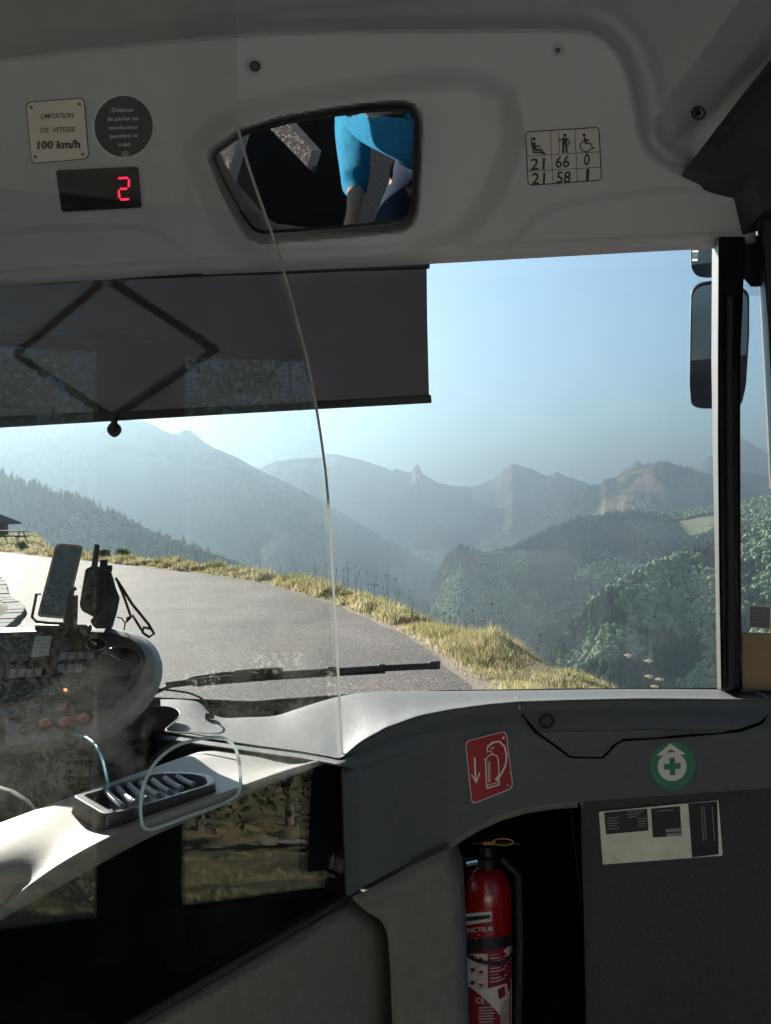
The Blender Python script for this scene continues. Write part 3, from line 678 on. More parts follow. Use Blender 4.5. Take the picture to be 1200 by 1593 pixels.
# a track and farmhouses down the meadow on the door side
def track():
    V = []; rr_ = [(a, 9.4+.5*math.sin(a*.05)) for a in range(52, 140, 1)]
    for a, r in rr_:
        for q in (-.42, .42):
            x, y = polar(a, r+q); V.append((x, y, float(base_h(np.array([x]), np.array([y]))[0])+.10))
    mknp('farm_track', V, [(2*i, 2*i+1, 2*i+3, 2*i+2) for i in range(len(rr_)-1)], mat('dry_track', (.42, .34, .26), .95, noise=.3, scale=3), 'structure')
track()
def house(az, r, w_, d_, h_, label):
    x, y = polar(az, r); z = float(base_h(np.array([x]), np.array([y]))[0]); t = thing('farmhouse', label, 'house', (x, y, z), 'farmhouses below the meadow')
    o = Vector((x, y, z)); b = MB(); b.boxw(o+Vector((0, 0, h_/2-1)), (w_/2, 0, 0), (0, d_/2, 0), (0, 0, h_/2+1)); wl = b.build('wall', mat('pale_render', (.6, .57, .5), .9), t, smooth=False)
    P = [o+Vector((i*(w_/2+.5), j*(d_/2+.5), h_)) for i in (-1, 1) for j in (-1, 1)]+[o+Vector((i*(w_/2+.5), 0, h_+d_*.4)) for i in (-1, 1)]
    b = MB(); b.add(P, [(0, 2, 5, 4), (1, 4, 5, 3), (0, 4, 1), (2, 3, 5), (0, 1, 3, 2)]); b.build('roof', mat('brown_roof', (.16, .10, .07), .9), t, smooth=False)
    for q in (-.3, 0, .3):
        b = MB(); b.boxw(o+Vector((-w_/2-.03, q*d_, h_*.55)), (.05, 0, 0), (0, .5, 0), (0, 0, .6)); b.build('window', M_bark, t, smooth=False)
for az_, r_, a_, b_, c_ in ((86, 150, 9, 11, 5), (92, 175, 8, 12, 5), (98, 160, 8, 9, 4)): house(az_, r_, a_, b_, c_, 'pale farmhouse below the meadow, mirrored in the screen glass')
# picnic table and hut at the far left
M_wood = mat('weathered_wood', (.10, .085, .07), .9, noise=.3, scale=6)
def picnic():
    c = PY(18, 846, 47.0); x, y = c.x, c.y; z = float(base_h(np.array([x]), np.array([y]))[0]); t = thing('picnic_table', 'dark wooden picnic table on the verge far left beyond the bend', 'picnic table', (x, y, z))
    def bx(nm, x0, x1, y0, y1, z0, z1):
        b = MB(); b.boxw((x+(x0+x1)/2, y+(y0+y1)/2, z+(z0+z1)/2), ((x1-x0)/2, 0, 0), (0, (y1-y0)/2, 0), (0, 0, (z1-z0)/2)); b.build(nm, M_wood, t, smooth=False, bevel=.005)
    bx('table_top', -.95, .95, -.38, .38, .74, .80); bx('bench', -.95, .95, -.85, -.6, .42, .47); bx('bench', -.95, .95, .6, .85, .42, .47)
    for s in (-.65, .65):
        for q in (-1, 1):
            b = MB(); b.tube([(x+s, y+q*.7, z), (x+s, y+q*.2, z+.75)], .04, 6); b.build('leg', M_wood, t)
        bx('cross_beam', s-.03, s+.03, -.8, .8, .36, .42)
picnic()
def hut():
    Y = 55.0; x0 = (-110-600)/F*Y; x1 = (-19-600)/F*Y; z = 0.25; t = thing('hut', 'dark roofed hut at the left edge behind the picnic table', 'hut', ((x0+x1)/2, Y, z))
    MB().boxw(((x0+x1)/2, Y+2, z+.5), ((x1-x0)/2-.4, 0, 0), (0, 1.8, 0), (0, 0, .62)).build('wall', M_wood, t, smooth=False)
    b = MB(); e = .5
    pr = [(x0-e, Y-.3, z+1.0), (x1+.4, Y-.3, z+1.0), ((x0+x1)/2+1.2, Y+2, z+2.0), ((x0+x1)/2-1.5, Y+2, z+2.0)]
    b.prism([Vector(p) for p in pr], (0, 0, .12)); pr = [(x0-e, Y+4.3, z+1.0), (x1+.4, Y+4.3, z+1.0), ((x0+x1)/2+1.2, Y+2, z+2.0), ((x0+x1)/2-1.5, Y+2, z+2.0)]
    b.prism([Vector(p) for p in pr[::-1]], (0, 0, .12)); b.prism([Vector((x1+.4, Y-.3, z+1.0)), Vector((x1+.4, Y+4.3, z+1.0)), Vector(((x0+x1)/2+1.2, Y+2, z+2.0))], (0, 0, .12))
    b.build('roof', mat('dark_shingles', (.05, .045, .042), .9, noise=.3, scale=12), t, smooth=False)
hut()
# flat stones along the inner kerb
def kerb():
    b = MB(); M_st = mat('grey_kerb_stone', (.13, .122, .113), .9, noise=.35, scale=9, bump=.7); pts = [p for p in INNd if -10 < p[1] < 40]
    t = thing('stone_kerb', 'low strip of pale flat stones at the inner road edge, far left', 'kerb', (pts[0][0], pts[0][1], 0)); s = 0; acc = 0; last = pts[0]
    for a, c in zip(pts, pts[1:]):
        A, D = Vector((*a, 0)), Vector((*c, 0)); L = (D-A).length; k = max(1, round(L/.5))
        for j in range(k):
            u = A.lerp(D, j/k); v = A.lerp(D, (j+.93)/k); tt = (v-u).normalized(); nn = Vector((-tt.y, tt.x, 0))
            for q in range(3):
                h0 = .09+.03*random.random(); o0 = .04+q*.36; o1 = o0+.33
                b.prism([u+nn*o0, v+nn*o0, v+nn*o1, u+nn*o1], (0, 0, h0))
    b.build('kerb_stones', M_st, t, smooth=False, bevel=.015)
kerb()
# air
def haze():
    m = bpy.data.materials.new('haze_air'); m.use_nodes = True; nt = m.node_tree; nt.nodes.remove(nt.nodes['Principled BSDF'])
    v = nt.nodes.new('ShaderNodeVolumePrincipled'); v.inputs['Color'].default_value = (.195, .268, .325, 1); v.inputs['Density'].default_value = HAZE_D; v.inputs['Anisotropy'].default_value = HAZE_G
    lnk(nt, v.outputs[0], nt.nodes['Material Output'].inputs['Volume'])
    b = MB(); S = 14600; b.boxw((0, 0, (HAZE_T+FLOORZ-80)/2), (S, 0, 0), (0, S, 0), (0, 0, (HAZE_T-FLOORZ+80)/2))
    o = b.build('haze', m, smooth=False); o['kind'] = 'stuff'; tag(o, 'pale blue morning haze filling the valley air', 'haze')
HAZE_D = 2.7e-4; HAZE_G = .58; HAZE_T = 1060
haze()
# ================================================================ THE BUS
M_head = mat('grey_moulded_plastic', (.54, .555, .60), .62, spec=.4, noise=.025, scale=9, bump=.8, bscale=330)
M_ceil = mat('grey_ceiling_plastic', (.47, .48, .515), .6, spec=.4, noise=.03, scale=9, bump=.8, bscale=330)
M_dash = mat('slate_dashboard_plastic', (.115, .121, .122), .6, spec=.35, noise=.07, scale=60, bump=1.0, bscale=330)
M_dashl = mat('olive_grey_panel', (.18, .177, .15), .6, spec=.4, noise=.10, scale=40, bump=.5, bscale=400)
M_rough = mat('speckled_black_panel', (.062, .060, .058), .8, noise=.6, scale=520, bump=.8, bscale=300)
M_blk = mat('black_plastic', (.018, .019, .021), .5, noise=.2, scale=20, bump=.2, bscale=300)
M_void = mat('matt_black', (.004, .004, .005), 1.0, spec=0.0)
M_gloss = mat('gloss_black', (.006, .006, .007), .2, spec=.3)
M_rub = mat('black_rubber', (.02, .02, .021), .7, bump=.3, bscale=200)
M_ledge = mat('pale_ledge_laminate', (.30, .285, .26), .55, spec=.35, noise=.06, scale=6, bump=.2, bscale=300)
M_alu = mat('brushed_aluminium', (.07, .066, .06), .45, metal=.25, noise=.06, scale=30)
M_chr = mat('chrome', (.7, .7, .7), .12, metal=1)
M_int = mat('interior_wall_panel', (.78, .76, .73), .7, noise=.05, scale=3)
M_flo = mat('speckled_floor', (.62, .6, .56), .7, noise=.4, scale=90)
M_glass = glass('windscreen_glass', .007, (.98, .99, .99), .018, 7)
M_pane = glass('partition_glass', .078, (.97, .98, .975), .045, 5)
M_wht = mat('white_print', (.72, .72, .70), .6)
bus = thing('bus', 'grey plastic front interior of a bus around the windscreen, with slate dashboard', 'bus', B(0, 0, -1.7))
# -- header panel over the windscreen
PH = Plane(B(0, 1.67, .56), B(1, 1.67, .56), B(0, 1.45, .93))
YB = lambda x: np.interp(x, [-150, 0, 300, 665, 1000, 1175, 1230], [447, 440, 422, 404, 385, 376, 373])
SEAM = [(-150, 100), (0, 85), (100, 73), (200, 62), (300, 52), (390, 45), (500, 41.5), (600, 40), (750, 38.5), (880, 38), (918, 41), (942, 52), (962, 72), (978, 98), (988, 130), (995, 165), (1001, 200), (1010, 224), (1026, 242), (1046, 254), (1066, 264), (1080, 269), (1110, 271), (1172, 267), (1230, 262)]
MOUND = [(322, 238), (345, 212), (400, 188), (470, 172), (545, 158), (640, 143), (730, 140), (775, 158), (782, 220), (750, 300), (705, 352), (640, 378), (560, 384), (420, 388), (380, 372)]
MIR = [(334, 246), (337, 238), (350, 228), (380, 209), (450, 190), (520, 179), (575, 172), (628, 169), (640, 173), (646, 184), (645, 240), (641, 322), (635, 337), (624, 344), (560, 351), (470, 358), (408, 362), (394, 357), (380, 338), (352, 288)]
CH1 = [(-160, 357), (0, 356), (150, 349), (215, 349), (250, 360), (275, 376), (300, 400), (330, 445), (330, 470), (-160, 490)]
CH2 = [(770, 420), (790, 378), (815, 345), (850, 320), (900, 306), (1040, 291), (1175, 284), (1260, 282), (1260, 420)]
MIRX = [(500+(x-500)*1.0, y+(6 if y > 260 else 0)) for x, y in MIR]
def hrel(x, y):
    yb = YB(x)
    h = .050*(1-sm(-6, 40, sd(x, y, MOUND)))
    h = h - .065*(1-sm(-3, 13, sd(x, y, MIRX)))
    h = h - .014*(1-sm(-10, 3, sd(x, y, CH1))) - .016*(1-sm(-16, 4, sd(x, y, CH2)))
    lip = np.maximum(0, 1-np.abs(y-(yb-9))/10.); h = h + .010*np.sqrt(lip)
    h = h - .02*(1-sm(0, 14, sdist(x, y, SEAM, False)))
    for cx_, cy_, r_ in ((397, 103, 14), (868, 78, 10)):
        dd = np.hypot(x-cx_, y-cy_); h = h-.006*(1-sm(r_-4, r_+2, dd))
    return h
from functools import lru_cache
def build_patch(name, poly, qfn, hfn, m, parent, step=6, holes=(), back=.03, bvec=None, auto=True):
    pts = []
    W, tri = patch(poly, lambda x, y: (x, y), step, holes, 0)
    P = np.array([p[:2] for p in W]); hh = hfn(P[:, 0], P[:, 1]) if hfn else np.zeros(len(P))
    V = [qfn(x, y, float(h)) for (x, y), h in zip(P, hh)]
    if back:
        bv = bvec if bvec is not None else (B(0, 1, -H)*back); e = set()
        for f in tri:
            for a, b in zip(f, f[1:]+f[:1]): e.add((a, b))
        rim = [(a, b) for (a, b) in e if (b, a) not in e]; mp = {}
        for a, b in rim:
            for q in (a, b):
                if q not in mp: mp[q] = len(V); V.append(V[q]+bv)
        tri = tri+[(b, a, mp[a], mp[b]) for a, b in rim]
    b = MB(); b.add(V, tri); return b.build(name, m, parent, auto=auto)
xs = np.linspace(-150, 1176, 60)
hdr_poly = [(x, float(YB(x))) for x in xs]+[(1176, 300)]+[p for p in SEAM[::-1] if p[0] < 1176]
header = build_patch('header_panel', hdr_poly, PH.q, hrel, M_head, bus, 4)
def screw(pl, x, y, r, parent, m=M_blk, nm='screw', h=0.0):
    b = flat(pl, circ(x, y, r, r*.95, 20), h, h+.003); o = b.build(nm, m, parent, bevel=.001)
    b = flat(pl, circ(x, y, r*.55, r*.52, 16), h+.0035, h+.006); b.build('screw_head', M_chr if m is M_alu else mat('dark_screw', (.10, .10, .10), .4, metal=.6), o, bevel=.0008)
    return o
screw(PH, 397, 103, 9, header, h=-.006); screw(PH, 868, 78, 4, header, h=-.004)
# -- ceiling panels, running back over the viewer
FOLD = [(1160, -160), (1150, 0), (1090, 85), (1040, 150), (1012, 196), (1010, 216), (1030, 232)]
CREL = [(-160, -60), (0, 8), (18, 34), (42, 50), (90, 52), (180, 46), (260, 36), (400, 22), (500, 10), (640, 2), (700, -40), (700, -300), (-160, -300)]
def crel(x, y):
    ds = sdist(x, y, SEAM, False); rightf = sm(-4, 8, (x-np.interp(y, [-160, 0, 85, 150, 196, 216, 240], [1160, 1150, 1090, 1040, 1012, 1010, 1030])))
    h = .014+.00125*ds*np.where(x < 900, 1.2, 1.0)
    ef = np.maximum(0, x-np.interp(y, [-160, 0, 85, 150, 196, 216, 262], [1160, 1150, 1090, 1040, 1012, 1010, 1050]))
    h = h-.0019*ef
    h = h-.016*(1-sm(0, 15, ds))-.010*np.exp(-((ds-30)/11)**2)*sm(900, 960, x)
    h = h+.010*(1-sm(-5, 5, sd(x, y, CREL)))
    h = h-.008*np.exp(-((sdist(x, y, [(905, 40), (925, 0), (935, -40)], False))/8)**2)*.6
    return h
ceil_poly = [p for p in SEAM if p[0] <= 1066]+[(1130, 180), (1230, 52), (1230, -160), (-150, -160)]
ceilp = build_patch('ceiling_panel', ceil_poly, PH.q, crel, M_ceil, bus, 6, back=.04)
PCR = Plane(*[PH.q(x, y, float(crel(np.array([x*1.]), np.array([y*1.]))[0])) for x, y in ((1087, 176), (1120, 176), (1087, 150))])
screw(PCR, 1087, 176, 12, ceilp, M_alu, h=.001)
b = MB(); b.boxb(-1.95, 1.0, -8.1, 1.02, .935, .99)
b.build('roof', M_int, bus, smooth=False)
b = MB(); b.boxb(-1.95, 1.0, .98, 2.0, .99, 1.04); b.build('roof', M_int, bus, smooth=False)
# dark door gear cover at the top right
def gear(x, y): return .02+.0006*np.maximum(0, x-1060)+.012*np.exp(-(sdist(x, y, [(1215, 108), (1130, 200), (1110, 225)], False)/9)**2)
build_patch('door_gear_cover', [(1066, 264), (1130, 180), (1230, 52), (1300, 60), (1300, 300), (1186, 330), (1172, 268), (1110, 272)], PH.q, gear, M_blk, bus, 7, back=.12)
PG = Plane(PH.q(1180, 275, .05), PH.q(1190, 275, .05), PH.q(1180, 265, .05))
b = MB(); b.tube([PG.q(1176, 255, .02), PG.q(1181, 290, .02)], .008, 10); b.tube([PG.q(1171, 276, .02), PG.q(1184, 271, .02)], .010, 10); b.build('hinge_pin', M_chr, bus)
b = MB(); b.tube([PG.q(1178, 275, 0), PG.q(1188, 420, 0)], .006, 8); b.build('door_rod', M_blk, bus)
# -- windscreen and its surround
def VP(d): return Plane(B(0, d, 0), B(1, d, 0), B(0, d, 1))
PW = VP(1.76)
b = flat(PW, [(-420, 330), (1150, 330), (1150, 1100), (-420, 1100)], 0, .005); b.build('windscreen', M_glass, bus, smooth=False)
PWd = VP(1.745)
b = flat(PWd, [(325, 1096), (440, 1087), (560, 1078.5), (700, 1073.5), (900, 1071), (1120, 1070), (1120, 1110), (325, 1130)], -.02, .0); b.build('windscreen_seal', M_rub, bus, smooth=False)
b = flat(PWd, [(-400, 1092), (252, 1096), (325, 1096), (325, 1200), (-400, 1200)], -.03, -.02); b.build('windscreen_seal', M_rub, bus, smooth=False)
def strip(name, pts_l, pts_r, d, m, th=.03, bev=.004, parent=None):
    pl = VP(d); return flat(pl, pts_l+pts_r[::-1], -th, 0).build(name, m, parent or bus, bevel=bev)
def strip2(name, L_, R_, dl, dr, m):
    b = MB(); pl_, pr_ = VP(dl), VP(dr); n = len(L_); V = [pl_.q(x, y) for x, y in L_]+[pr_.q(x, y) for x, y in R_]+[pr_.q(x+3, y, -.03) for x, y in R_]+[pl_.q(x+3, y, -.02) for x, y in L_]
    b.add(V, [(k*n+i, ((k+1) % 4)*n+i, ((k+1) % 4)*n+i+1, k*n+i+1) for k in range(4) for i in range(n-1)]); return b.build(name, m, bus, smooth=False)
strip2('pillar_trim', [(1108, 372), (1107, 560), (1109, 700), (1113, 900), (1116, 1072)], [(1118, 372), (1117, 560), (1117, 700), (1119, 900), (1122, 1072)], 1.75, 1.60, M_alu)
pil = strip('windscreen_pillar', [(1117.5, 368), (1116.5, 560), (1116.5, 700), (1118.5, 900), (1121.5, 1074)], [(1160, 368), (1152, 560), (1152, 700), (1153, 900), (1155, 1074)], 1.605, M_gloss, .10, .006)
P16 = VP(1.60); b = MB(); b.tube([P16.q(1136, 462, .0), P16.q(1135, 700, .0), P16.q(1138, 1070, .0)], .0065, 10); b.build('pillar_seal', M_rub, pil)
strip2('quarter_frame', [(1176, 366), (1184, 500), (1192, 650), (1197, 760)], [(1185, 366), (1195, 500), (1203, 650), (1208, 760)], 1.72, 1.58, M_alu)
strip('quarter_frame', [(1186, 340), (1196, 500), (1204, 650), (1209, 760)], [(1260, 340), (1260, 500), (1260, 650), (1260, 760)], 1.575, M_blk, .03, .002)
b = flat(VP(1.70), [(1150, 366), (1240, 366), (1240, 990), (1150, 990)], 0, .004); b.build('quarter_window', M_glass, bus, smooth=False)
fr = flat(VP(1.69), [(1150, 366), (1192, 366), (1192, 446), (1168, 446), (1160, 436), (1150, 430)], 0, .002).build('printed_window_border', M_blk, bus, smooth=False)
b = MB()
for i in range(9):
    for j in range(9):
        x, y = 1160+i*3.6+(j % 2)*1.8, 430+j*3.6
        if x < 1192 and (y-446)+(1168-x)*.8 > -8: b.prism([VP(1.69).q(a, c, .001) for a, c in circ(x, y, .95, .95, 6)], VP(1.69).n*.001)
b.build('printed_dots', M_blk, fr)
b = flat(VP(1.64), [(1154, 984), (1260, 986), (1260, 1078), (1154, 1074)], -.02, 0); b.build('tan_side_board', mat('tan_board', (.36, .25, .14), .7, noise=.12, scale=7, bump=.3), bus, bevel=.003)
# -- dashboard
CLP = [(250, 1138, 1.40), (330, 1150, 1.375), (400, 1160, 1.355), (470, 1169, 1.325), (530, 1179, 1.285), (556, 1160, 1.33), (600, 1136, 1.38), (650, 1118, 1.44), (700, 1108, 1.485), (760, 1100, 1.515), (805, 1096, 1.53), (900, 1093, 1.545), (1000, 1091, 1.555), (1215, 1093, 1.57), (1300, 1096, 1.57)]
CX = [p[0] for p in CLP]
def CL(x): return np.interp(x, CX, [p[1] for p in CLP])
def CD(x): return np.interp(x, CX, [p[2] for p in CLP])
LID = [(806, 1040), (811, 1110), (833, 1138), (860, 1157), (887, 1176), (938, 1177), (958, 1156), (970, 1150), (1060, 1144), (1150, 1136), (1184, 1124), (1198, 1108), (1204, 1040)]
def Df(x, y):
    d = CD(x)-.035*sm(0, 45, y-CL(x))-.00009*(y-1150)
    return d-.007*(1-sm(-3, 2, sd(x, y, LID)))*sm(10, 40, y-CL(x))
def sfac(x): return .22+.78*sm(528, 575, x)
def rowS(s):
    pts = []
    for x in np.concatenate([np.arange(250, 1300, 14)]):
        pts.append((float(x), float(CL(x)+s*sfac(x)), float(CD(x)-.035*sm(0, 45, s))))
    return pts
BACK = [(250, 1088, 1.70), (290, 1089, 1.70), (312, 1094, 1.70), (326, 1108, 1.64), (345, 1116, 1.60), (380, 1116, 1.60), (430, 1113, 1.61), (462, 1103, 1.63), (500, 1091, 1.66), (530, 1083, 1.68), (565, 1077.5, 1.69), (700, 1075, 1.70), (800, 1074, 1.70), (1000, 1072, 1.70), (1215, 1074, 1.68), (1300, 1076, 1.68)]
MIDR = [(x, (np.interp(x, [p[0] for p in BACK], [p[1] for p in BACK])*.35+CL(x)*.65)-2*(x > 560), np.interp(x, [p[0] for p in BACK], [p[2] for p in BACK])*.35+CD(x)*.65) for x in range(250, 1301, 25)]
vs, fs = loftR([([(x, y+26, d+.012) for x, y, d in BACK], PD), (BACK, PD), (MIDR, PD), (rowS(-5), PD), (rowS(0), PD), (rowS(12), PD), (rowS(28), PD), (rowS(46), PD), (rowS(60), PD)], 240, 4)
b = MB(); b.add(vs, fs); dash = b.build('dashboard', M_dash, bus, auto=False)
dpoly = [(float(x), float(CL(x)+45*sfac(x))) for x in np.arange(533, 1300, 12)]
face_poly = dpoly+[(1300, 1222), (1215, 1224), (1100, 1233), (905, 1247), (860, 1250), (815, 1257), (775, 1269), (740, 1285), (715, 1300), (693, 1317), (640, 1341), (600, 1361), (570, 1377), (545, 1393), (539, 1392), (536, 1310)]
DQ = lambda x, y, h: PD(x, y, float(Df(np.array([x*1.]), np.array([y*1.]))[0])-h)
face = build_patch('dashboard_front', face_poly, DQ, None, M_dash, bus, 6, back=.05)
lower = build_patch('lower_dash_panel', [(897, 1222), (1100, 1212), (1215, 1205), (1300, 1200), (1300, 1680), (914, 1680), (908, 1400)], lambda x, y, h: PD(x, y, float(Df(np.array([x*1.]), np.array([1220.]))[0])+.02), None, M_rough, bus, 12, back=0)
b = MB(); b.prism([PD(x, y, 1.48) for x, y in ((904, 1256), (914, 1700), (911, 1700), (901, 1256))], B(0, .38, -H)); b.build('niche_side_shade', M_void, bus, smooth=False)  # black strip paints the niche side as if in shade
def onDash(pts, h=.0): return [DQ(x, y, h) for x, y in dense(pts, 8, False)]
b = MB(); b.tube(onDash([(808, 1100), (811, 1110), (833, 1138), (860, 1157), (887, 1177), (938, 1178), (958, 1157), (970, 1151), (1060, 1145), (1150, 1137), (1184, 1125), (1198, 1110)], .0004), .0030, 6)
b.build('lid_seam', M_void, face)
# seam over the crest beside the lid, pale colour paints its lit bevel
b = MB()
for s_ in range(2):
    b.tube([PD(795+s_*0, 1076, 1.70-.02)] + [PD(*q) for q in [(799, 1082, 1.64), (804, 1089, 1.58), (807, 1096, 1.527), (808.5, 1102, 1.512)]], .0028, 6)
b.build('lid_seam', mat('lit_bevel_bead', (.5, .46, .42), .5), dash)
b = MB(); b.tube([PD(1170, 1074, 1.67), PD(1185, 1080, 1.62), PD(1196, 1088, 1.585), PD(1204, 1100, 1.56)], .0025, 6); b.build('lid_seam', bpy.data.materials['lit_bevel_bead'], dash)
PL = Plane(DQ(850, 1122, .0), DQ(870, 1122, .0), DQ(850, 1140, .0)); screw(PL, 851, 1122, 13, face, M_blk, 'round_lock', .004)
b = MB(); b.tube(onDash([(690, 1319), (715, 1300), (740, 1285), (775, 1269), (815, 1257), (860, 1250), (906, 1247)], -.012), .011, 8); b.build('niche_lip', M_dashl, face)
# niche back and under-dash darkness
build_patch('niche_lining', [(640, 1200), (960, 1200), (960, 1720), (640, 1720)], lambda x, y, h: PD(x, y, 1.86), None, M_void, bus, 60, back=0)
b = MB(); b.boxb(-2.0, 1.2, 1.88, 1.95, -1.7, -.56); b.boxb(-.7, .9, 1.60, 1.87, -.53, -.52); b.boxb(-2, 1.2, 1.845, 1.875, -.555, -.50); b.build('front_wall_and_sun_plates', M_void, bus, smooth=False)  # wall plus two unseen plates added to keep sun out of the niche
# black plate beside the console paints a cup hole's shade, pale tube its glow
rc = [(225, 1102), (262, 1102), (276, 1106), (281, 1113), (272, 1125), (257, 1138), (225, 1141)]
def onTop(x, y): return PZ(x, y, -.432)
b = MB(); b.prism([onTop(x, y) for x, y in rnd(rc, 5)], (0, 0, .003)); b.build('cup_hole_shade', M_void, dash, smooth=False)
b = MB(); b.tube([onTop(x, y)+Vector((0, 0, .003)) for x, y, _ in cr([(240, 1101, 0), (262, 1102, 0), (276, 1106, 0), (281, 1113, 0), (272, 1125, 0), (258, 1138, 0), (300, 1144, 0), (345, 1151, 0)], 30)], .0016, 6); b.build('hole_edge_glow', mat('pale_edge_glow', (.5, .46, .42), .5), dash)
# panels left of the niche
def Fd(x, y): return np.interp(x, [540, 560, 610, 720, 760], [1.27, 1.285, 1.33, 1.405, 1.43]) - .00012*(y-1400)
Fp = rnd([(546, 1396), (575, 1383), (640, 1347), (695, 1322), (706, 1350), (716, 1372), (720, 1450), (727, 1680), (614, 1680), (607, 1500), (603, 1452), (594, 1432), (570, 1418)], [6, 2, 2, 4, 8, 8, 4, 0, 0, 4, 8, 10, 6], 4)
def Frel(x, y): return .012*sm(-1, 14, -sd(x, y, Fp))
build_patch('knee_panel', Fp, lambda x, y, h: PD(x, y, float(Fd(x, y))-h), Frel, M_dashl, bus, 6, back=.10)
# the driver's screen: its plane, 42 degrees from the view
TH = R(42); PP = Plane(Vector((-.152, 1.25, H)), Vector((-.152+math.sin(TH), 1.25+math.cos(TH), H)), Vector((-.152, 1.25, H+1)))
Gp = rnd([(540, 1408), (566, 1419), (588, 1430), (597, 1448), (600, 1520), (606, 1700), (40, 1700), (200, 1605), (430, 1473)], [8, 4, 8, 8, 4, 0, 0, 2, 2], 4)
def Grel(x, y): return .006+.014*sm(-1, 16, -sd(x, y, Gp))
build_patch('cab_door_panel', Gp, PP.q, Grel, M_dashl, bus, 8, back=0.08)
strap_d = mat('dark_trim', (.03, .03, .032), .5)
# -- shell behind the viewer: floor, side walls with windows, rear wall
b = MB(); b.boxb(-2.0, 1.2, -8.2, 1.9, -1.78, -1.70); b.build('floor', M_flo, bus, smooth=False)
def wall(r0, r1, wins, zt, nm, d_end=1.9, d_st=-8.2, m=None):
    b = MB()
    zb = -1.72
    b2 = MB(); last = d_st
    for (a, c, z0, z1) in wins:
        b.boxb(r0, r1, last, a, zb, zt)
        b.boxb(r0, r1, a, c, zb, z0); b.boxb(r0, r1, a, c, z1, zt); last = c
        b2.boxb((r0+r1)/2-.003, (r0+r1)/2+.003, a, c, z0, z1)
    b.boxb(r0, r1, last, d_end, zb, zt); w_ = b.build(nm, m or M_int, bus, smooth=False)
    b2.build('side_window_glass', glass('side_window_glass', .035, (.97, .98, .98)), w_, smooth=False)
wall(-1.92, -1.86, [(-8.1, -5.2, -1.1, .88), (-5.1, -2.5, -1.1, .88), (-2.4, -.75, -1.1, .88)], .96, 'left_side_wall', -.70)
wall(-1.92, -1.86, [(-.65, .35, -.75, .88), (.47, .60, -1.26, -.78), (.70, 1.60, -.70, .82)], .96, 'driver_side_wall', 1.9, -.698, M_blk)
wall(.80, .86, [(-6.4, -5.1, -.4, .85), (-5.0, -3.7, -.4, .85), (-3.6, -2.3, -.4, .85), (-2.2, -.4, -.5, .85)], .96, 'door_side_wall', -.3)
wall(.80, .86, [(.05, .77, -1.26, .50), (1.03, 1.52, -1.26, .50)], .96, 'door_leaf', 1.62, -.295, M_void)
b = MB(); b.boxb(-2, 1.2, -8.25, -8.2, -1.7, -.6); b.boxb(-2, 1.2, -8.25, -8.2, .8, 1.0); b.build('rear_wall', M_int, bus, smooth=False)
b = MB(); b.boxb(.74, .80, -.3, 1.5, .53, .93); b.build('door_gear_cover', M_blk, bus, smooth=False)  # unseen black box added to hide a sunlit patch above the door
b = MB(); b.boxb(-1.42, -.62, -.16, -.12, -1.7, .45); b.build('cab_rear_panel', M_void, bus, smooth=False)
b = MB(); b.boxb(.80, .86, 1.62, 1.9, -1.7, -.40); b.build('door_side_wall', M_int, bus, smooth=False)
# ================================================================ SCREEN, LEDGE, TRAY
EDGE = [(370, 190, 0), (373, 210, 0), (379, 232, 0), (388, 262, 0), (402, 303, 0), (417, 345, 0), (432, 390, 0), (447, 440, 0), (463, 500, 0), (479, 563, 0), (492, 632, 0), (501, 690, 0), (508, 745, 0), (513.5, 820, 0), (518, 900, 0), (523, 990, 0), (527.5, 1070, 0), (531, 1140, 0), (533.5, 1190, 0)]
ed = [(x, y) for x, y, _ in cr(EDGE, 60)]
HOLE = [(x, y) for x, y, _ in cr([(222, 1284, 0), (219, 1262, 0), (221, 1235, 0), (230, 1206, 0), (246, 1182, 0), (270, 1163, 0), (300, 1152, 0), (330, 1147, 0), (350, 1149, 0), (364, 1160, 0), (371, 1178, 0), (374, 1200, 0), (374, 1222, 0), (370, 1236, 0), (358, 1245, 0), (330, 1257, 0), (290, 1271, 0), (255, 1284, 0), (238, 1290, 0), (228, 1290, 0), (222, 1284, 0)], 60)][:-1]
scr = thing('partition_screen', 'clear curved glass screen beside the driver cab, with a rimmed hand opening', 'glass screen', (-.35, 1.02, H-.7))
gp = ed+[(536, 1250), (541, 1392), (430, 1460), (200, 1593), (-60, 1745), (-60, -40), (366, -40)]
W, tri = patch(gp, lambda x, y: PP.q(x, y, 0.0), 45, [HOLE], 0)
b = MB(); n = len(W); e = set()
for f in tri:
    for i, j in zip(f, f[1:]+f[:1]): e.add((i, j))
b.add(W+[p-PP.n*.005 for p in W], tri+[tuple(i+n for i in f[::-1]) for f in tri]+[(j, i, i+n, j+n) for i, j in e if (j, i) not in e])
b.build('glass_pane', M_pane, scr, smooth=False)
M_edge = leafmat('polished_glass_edge', (.62, .62, .60), (.68, .68, .66), 3, .65)
b = MB(); b.tube([PP.q(x, y, .0) for x, y in ed], .0023, 8); b.build('pane_edge', M_edge, scr)
b = MB(); b.tube([PP.q(x, y, .001) for x, y in HOLE], .0025, 8, closed=True); b.build('opening_rim', leafmat('translucent_rim', (.72, .80, .76), (.80, .86, .83), 3, .6), scr)
b = MB(); b.tube([PP.q(x, y, .004) for x, y in [(541, 1394), (430, 1462), (200, 1596), (40, 1690)]], .006, 8); b.tube([PP.q(x, y, .0) for x, y in [(534, 1195), (537, 1280), (541, 1394)]], .005, 8); b.build('lower_frame', strap_d, scr)
